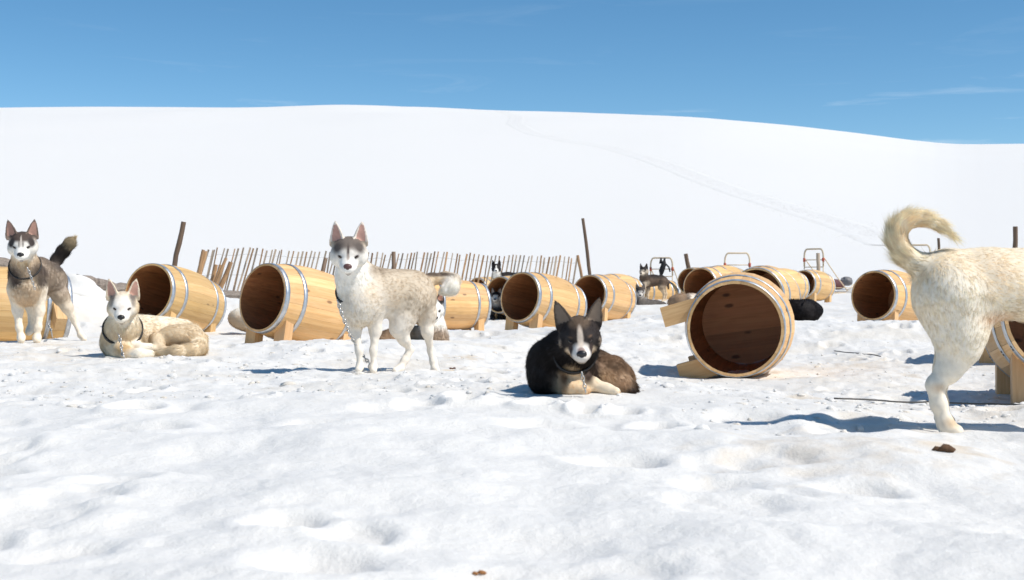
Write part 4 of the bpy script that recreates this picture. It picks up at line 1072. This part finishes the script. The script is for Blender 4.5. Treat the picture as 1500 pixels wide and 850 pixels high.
def white_dog():
    d = Dog(4.35); P = d.P; c = lin(232,220,199); w = lin(236,227,211); t = lin(226,210,186)
    d.chain([P(1395,422,.0), P(1450,418,.0), P(1520,420,.02), P(1590,430,.02), P(1630,438,.02)], [.118,.108,.112,.125,.125], c, .034, .06)
    d.cone(P(1385,402,.0), P(1600,400,.02), .072, .072, c, .034, .05)
    d.ell(P(1386,432,.0), (.095,.11,.13), np.eye(3), w, .036, .05, (-.2,0,-1))
    d.cone(P(1392,440,-.04), P(1402,490,-.05), .112, .082, w, .030, .05)
    d.cone(P(1432,440,-.03), P(1424,488,-.05), .080, .050, c, .026, .04)
    d.chain([P(1404,488,-.05), P(1406,512,-.05), P(1391,540,-.05), P(1373,561,-.05)], [.076,.058,.039,.030], w, .012, .035)
    d.chain([P(1369,565,-.05), P(1375,592,-.05), P(1383,618,-.05)], [.030,.025,.024], w, .008, .02)
    d.chain([P(1384,619,-.05), P(1389,629,-.06), P(1402,631,-.06)], [.027,.026,.020], w, .006, .018)
    for k in range(3): d.ell(P(1399+2*k,631,-.085+.022*k), (.017,.0095,.012), np.eye(3), w, .004, .006, (1,0,-.2))
    # off-side hind leg, same stance behind
    d.chain([P(1396,470,.10), P(1398,505,.11), P(1386,538,.11), P(1376,562,.11)], [.08,.058,.038,.028], t, .012, .035)
    d.chain([P(1374,566,.11), P(1378,590,.11), P(1381,612,.11), P(1391,617,.10)], [.027,.024,.024,.02], t, .008, .02)
    # forequarters, beyond the frame
    for dy in (-.08, .11):
        d.chain([P(1620,460,dy), P(1622,520,dy), P(1618,580,dy), P(1618,616,dy), P(1628,626,dy)], [.075,.045,.028,.026,.024], w, .012, .03)
    d.chain([P(1630,420,.02), P(1668,380,.0), P(1690,350,.0)], [.12,.10,.085], c, .04, .05)
    d.head(P(1705,335,.0), 88, 5, 0, 1.05, dict(base=w, crown=c, ear=t, ear_in=PINK))
    # tail
    tl = [P(1374,397,.0), P(1350,390,.0), P(1328,376,.0), P(1315,356,.0), P(1314,337,.0), P(1328,323,-.01), P(1350,320,-.02), P(1372,328,-.03), P(1392,343,-.04)]
    d.chain(tl, [.040,.037,.032,.029,.027,.025,.021,.015,.006], lin(236,224,200), .080, .03)
    d.spot(1462, 468, -.1, (.06,.10,.022), lin(226,200,172), 1.2); d.spot(1440, 384, -.1, (.10,.1,.04), lin(228,213,189), 1.2); d.spot(1332, 345, .0, (.035,.06,.05), lin(222,196,156), 1.0)
    d.spot(1374, 568, -.07, (.02,.03,.016), lin(214,192,166), 1.2); d.spot(1392, 620, -.06, (.03,.05,.02), lin(206,184,156), .9)
    d.spot(1462, 400, -.12, (.05,.05,.06), lin(226,210,186), 1.2); d.spot(1350, 400, -.05, (.06,.1,.03), lin(232,218,194), 1.2)
    d.build('white dog with sickle tail seen from behind its haunch, close at the side', .0052, 90000, nose=M_nose_dark, seed=6, bw=.0020, lift=.13, flk=.8)
white_dog()

# ---- smaller dogs behind
def lying_small(D, u, v, s, facing, cols, label, hp=(0, 22, 0), dirx=1, spots=(), nf=7000, h=.010, grp=None, heady=0):
    """a dog lying with its chest under its head at (u, v = head centre), body trailing to dirx"""
    d = Dog(D); c = px(u, v, D); Q = lambda x, y, z: c+np.array([x*dirx, y, z])*s
    b, l = cols['body'], cols.get('leg', cols['body'])
    d.chain([Q(0,.06,-.26), Q(.16,.18,-.28), Q(.32,.26,-.29), Q(.44,.26,-.30)], [.12*s,.12*s,.115*s,.105*s], b, .026, .05)
    d.chain([Q(0,.06,-.05), Q(0,.08,-.15), Q(0,.08,-.24)], [.075*s,.09*s,.11*s], cols.get('neck', b), .03, .05)
    d.ell(Q(.40,.16,-.32), (.12*s,.12*s,.10*s), np.eye(3), b, .024, .04)
    d.chain([Q(-.06,-.02,-.34), Q(-.06,-.12,-.38), Q(-.04,-.26,-.39)], [.05*s,.035*s,.03*s], l, .012, .03)
    d.chain([Q(.07,-.02,-.34), Q(.07,-.12,-.38), Q(.08,-.27,-.39)], [.05*s,.035*s,.03*s], l, .012, .03)
    d.chain([Q(.48,.22,-.34), Q(.46,.05,-.37), Q(.34,-.04,-.38)], [.04*s,.04*s,.02*s], b, .03, .03)
    d.head(c, facing, hp[1], hp[2], s, cols['head'])
    for sp in spots: d.paint.append((c+np.array(sp[0])*s, np.array(sp[1])*s, np.eye(3), np.array(sp[2]), sp[3]))
    return d.build(label, h, nf, nose=M_nose_dark, bw=.005, group=grp, seed=int(u))
MASK = lambda dk, lt: [((-.03,0,.075),(.09,.09,.055),dk,.35), ((.03,0,.055),(.05,.066,.028),dk,.4), ((.045,.05,.03),(.03,.024,.026),dk,.5,True), ((.062,.026,.026),(.022,.016,.013),lt,.5,True), ((.076,.037,.011),(.016,.018,.012),lin(50,42,40),.5,True), ((.126,0,-.072),(.04,.03,.009),lin(60,50,46),.5)]

lying_small(9.6, 634, 452, .92, 12, dict(body=lin(150,124,98), neck=WHITE, leg=lin(226,210,184), head=dict(base=WHITE, crown=WHITE, ear=BLACK, ear_in=lin(176,128,108), ear_rim=lin(60,50,46), paint=[((.0,.06,.06),(.03,.03,.03),BLACK,.5,True),((.076,.037,.011),(.018,.02,.014),BLACK,.5,True)])),
    'white-faced dog with dark ears lying behind the hind legs of the standing grey husky', dirx=-1, nf=14000, h=.008)
lying_small(21.4, 727, 435, 1.0, -8, dict(body=BLACK, neck=lin(190,180,168), head=dict(base=lin(214,208,200), crown=BLACK, ear=lin(96,86,80), ear_in=lin(150,136,126), paint=MASK(BLACK, lin(210,200,190)))),
    'dark masked dog looking out from inside a far barrel', hp=(0, 10, 0))
lying_small(23.0, 938, 427, .95, -6, dict(body=lin(96,90,86), neck=lin(130,122,114), head=dict(base=lin(200,194,188), crown=DGREY, ear=DGREY, ear_in=lin(120,108,100), paint=MASK(lin(66,60,57), lin(200,190,180)))),
    'grey masked dog lying against a far barrel below the small standing dog')

def standing_small(D, u, v, s, face, hd, body, legc, label, spots, seed, back=1):
    """u, v of head centre; trunk runs to the right of the picture"""
    d = Dog(D); c = px(u, v, D); Q = lambda x, y, z: c+np.array([x, y, z])*s
    d.chain([Q(.06,.14,-.21), Q(.22,.22,-.20), Q(.40,.28,-.19)], [.125*s,.118*s,.105*s], body, .024, .05)
    d.chain([Q(.0,.02,-.05), Q(.02,.08,-.14), Q(.06,.14,-.20)], [.075*s,.09*s,.115*s], body, .03, .05)
    for x, y in ((.0,.06), (.10,.18)):
        d.chain([Q(x,y,-.26), Q(x+.01,y,-.38), Q(x,y-.01,-.52), Q(x,y-.01,-.62), Q(x-.01,y-.05,-.64)], [.065*s,.042*s,.027*s,.024*s,.022*s], [body,legc,legc,legc], .012, .03)
    for x, y in ((.40,.20), (.46,.34)):
        d.chain([Q(x,y,-.22), Q(x-.02,y-.02,-.34), Q(x+.05,y+.02,-.48), Q(x+.03,y,-.62), Q(x+.0,y-.04,-.64)], [.09*s,.062*s,.027*s,.023*s,.021*s], [body,legc,legc,legc], .014, .03)
    d.chain([Q(.48,.32,-.16), Q(.54,.36,-.24), Q(.56,.38,-.36)], [.035*s,.04*s,.02*s], body, .03, .03)
    d.head(c, face, 14, 0, s, hd)
    for sp in spots: d.paint.append((c+np.array(sp[0])*s, np.array(sp[1])*s, np.eye(3), np.array(sp[2]), sp[3]))
    return d.build(label, .0095, 9000, nose=M_nose_dark, bw=.005, seed=seed)
standing_small(27.5, 943, 397, 1.03, -28, dict(base=lin(210,196,178), crown=BLACK, ear=BLACK, ear_in=lin(80,68,62), paint=MASK(BLACK, lin(190,176,160))), lin(104,88,76), lin(206,186,160),
    'small dark-backed dog standing sideways near the sled with the harness', [((.25,.2,-.10),(.3,.3,.06),lin(52,45,42),.9), ((.06,.0,-.28),(.08,.08,.07),lin(206,190,168),.8)], 8)
standing_small(24.5, 727, 393, .98, 0, dict(base=BLACK, crown=BLACK, ear=BLACK, ear_in=lin(30,26,25), ear_rim=BLACK, paint=[((.125,0,-.022),(.07,.046,.05),WHITE,.5), ((.08,0,.02),(.06,.013,.06),WHITE,.5), ((.02,0,-.08),(.09,.08,.04),WHITE,.6)]), BLACK, BLACK,
    'black dog with white blaze peering over a barrel in front of the fence', [((.0,-.02,-.16),(.09,.12,.07),WHITE,.6)], 9)

def curled(D, u, v, s, col, label, spots=(), nf=12000, h=.009, head=None, seed=3):
    """dog curled into a ring, nose to tail; v is the ground row"""
    d = Dog(D); c = px(u, v, D); Q = lambda x, y, z: c+np.array([x, y, z])*s
    n = 9; pts = []; rad = []
    for i in range(n):
        a = math.radians(-150+i*33); pts.append(Q(.17*math.cos(a)+.0, .16*math.sin(a), .10+.02*math.sin(a*2))); rad.append((.085+.045*math.sin(math.pi*min(i+1, 7)/8))*s)
    d.chain(pts, rad, col, .03, .05)
    d.ell(Q(.10,.02,.12), (.14*s,.13*s,.115*s), np.eye(3), col, .028, .05)
    d.ell(Q(-.06,.06,.13), (.14*s,.13*s,.115*s), np.eye(3), col, .028, .05)
    d.chain([Q(.20,-.10,.06), Q(.05,-.21,.055), Q(-.12,-.19,.05)], [.045*s,.048*s,.03*s], col, .035, .03)
    if head: d.head(Q(.02,-.22,.13), 75, 30, 0, s*.9, head)
    d.ell(Q(.24,.02,.10), (.11*s,.13*s,.10*s), np.eye(3), col, .026, .02)
    for sp in spots: d.paint.append((c+np.array(sp[0])*s, np.array(sp[1])*s, np.eye(3), np.array(sp[2]), sp[3]))
    return d.build(label, h, nf, nose=None, bw=.004, eyes=False, seed=seed)
curled(13.1, 1168, 466, .76, lin(27,22,23), 'black dog curled up asleep behind the overturned barrel', head=dict(base=lin(30,25,25), crown=lin(27,22,23), ear=lin(24,20,21), ear_in=lin(40,34,33)))
curled(15.5, 1002, 455, .82, lin(176,152,128), 'tan and white dog curled asleep behind the raised foot block', [((.1,-.1,.18),(.12,.2,.08),lin(232,222,210),.6), ((.02,-.1,.15),(.05,.2,.1),lin(60,46,40),.6)])
curled(13.4, 368, 481, .9, lin(206,188,164), 'pale dog curled up in the gap between two large barrels', [((0,0,.22),(.4,.4,.08),lin(236,230,220),.8)])
def pale_inside():
    M = BM[13]; p = M @ Vector((.45, .06, -.16)); d = Dog(p.y)
    c = np.array(p)
    d.chain([c+np.array([.0,.05,-.04]), c+np.array([.1,.28,-.03])], [.11,.11], lin(214,200,178), .03, .05)
    d.chain([c+np.array([0,.02,.0]), c+np.array([0,-.06,.10])], [.09,.075], lin(214,200,178), .03, .05)
    d.head(c+np.array([-.02,-.10,.20]), -10, 15, 0, 1.0, dict(base=WHITE, crown=TAN, ear=lin(212,200,180), ear_in=lin(170,140,124)))
    d.build('pale dog sitting inside the big barrel, only an ear showing', .009, 9000, nose=M_nose_dark, bw=.004, seed=12)
pale_inside()

# ------------------------------------------------------------------ cables, droppings
def cable(label, pts, rad, lift=.006):
    P = [pxg(u, v) for u, v in pts]; path = []
    for a, b in zip(P[:-1], P[1:]):
        for t in np.linspace(0, 1, 10)[:-1]: path.append([a[0]+(b[0]-a[0])*t, a[1]+(b[1]-a[1])*t])
    path.append([P[-1][0], P[-1][1]]); path = np.array(path); z = ground(path[:, 0], path[:, 1])
    k = 9; zs = np.convolve(np.pad(z, k//2, mode='edge'), np.ones(k)/k, 'valid'); zs = np.maximum(zs, z*.35+zs*.65)+lift
    c = np.array([path[0, 0], path[0, 1], zs[0]]); mb = MB(); mb.tube([tuple(np.array([x, y, q])-c) for (x, y), q in zip(path, zs)], rad, 6)
    o = link('tether_cable', mb.mesh('tether_cable', True), M_cable); o.location = c; tag(o, label, 'cable')
cable('long dark steel cable running over the snow past the white dog’s hind paw', [(1222,589),(1290,591),(1360,593),(1500,598),(1600,602)], .0038, .016)
cable('short dark cable lying on the snow right of the overturned barrel', [(1222,517),(1290,522)], .0042, .014)
def dropping(label, u, v, s, col, seed):
    x, y, z = pxg(u, v); mb = MB(); r = random.Random(seed)
    for i in range(4):
        p = Vector((r.uniform(-1,1)*s, r.uniform(-1,1)*s*.6, s*.25*i*.4))
        mb.tube([tuple(p+Vector((-s*.7,0,0))), tuple(p+Vector((-s*.3,.2*s,s*.1))), tuple(p+Vector((s*.3,-.1*s,0))), tuple(p+Vector((s*.7,0,s*.1)))], [s*.15,s*.42,s*.45,s*.15], 8)
    o = link('dropping', mb.mesh('dropping', True), plain('dropping', col, .9)); o.location = (x, y, z+s*.15); tag(o, label, 'dropping')
dropping('dark brown dropping on the snow in front of the white dog', 1384, 662, .022, (.11,.055,.025), 1)
dropping('small rusty brown dropping on the smooth foreground snow', 702, 842, .008, (.30,.13,.04), 2)
dropping('tiny dark dropping behind the hind paws of the grey husky', 663, 541, .012, (.14,.06,.03), 4)
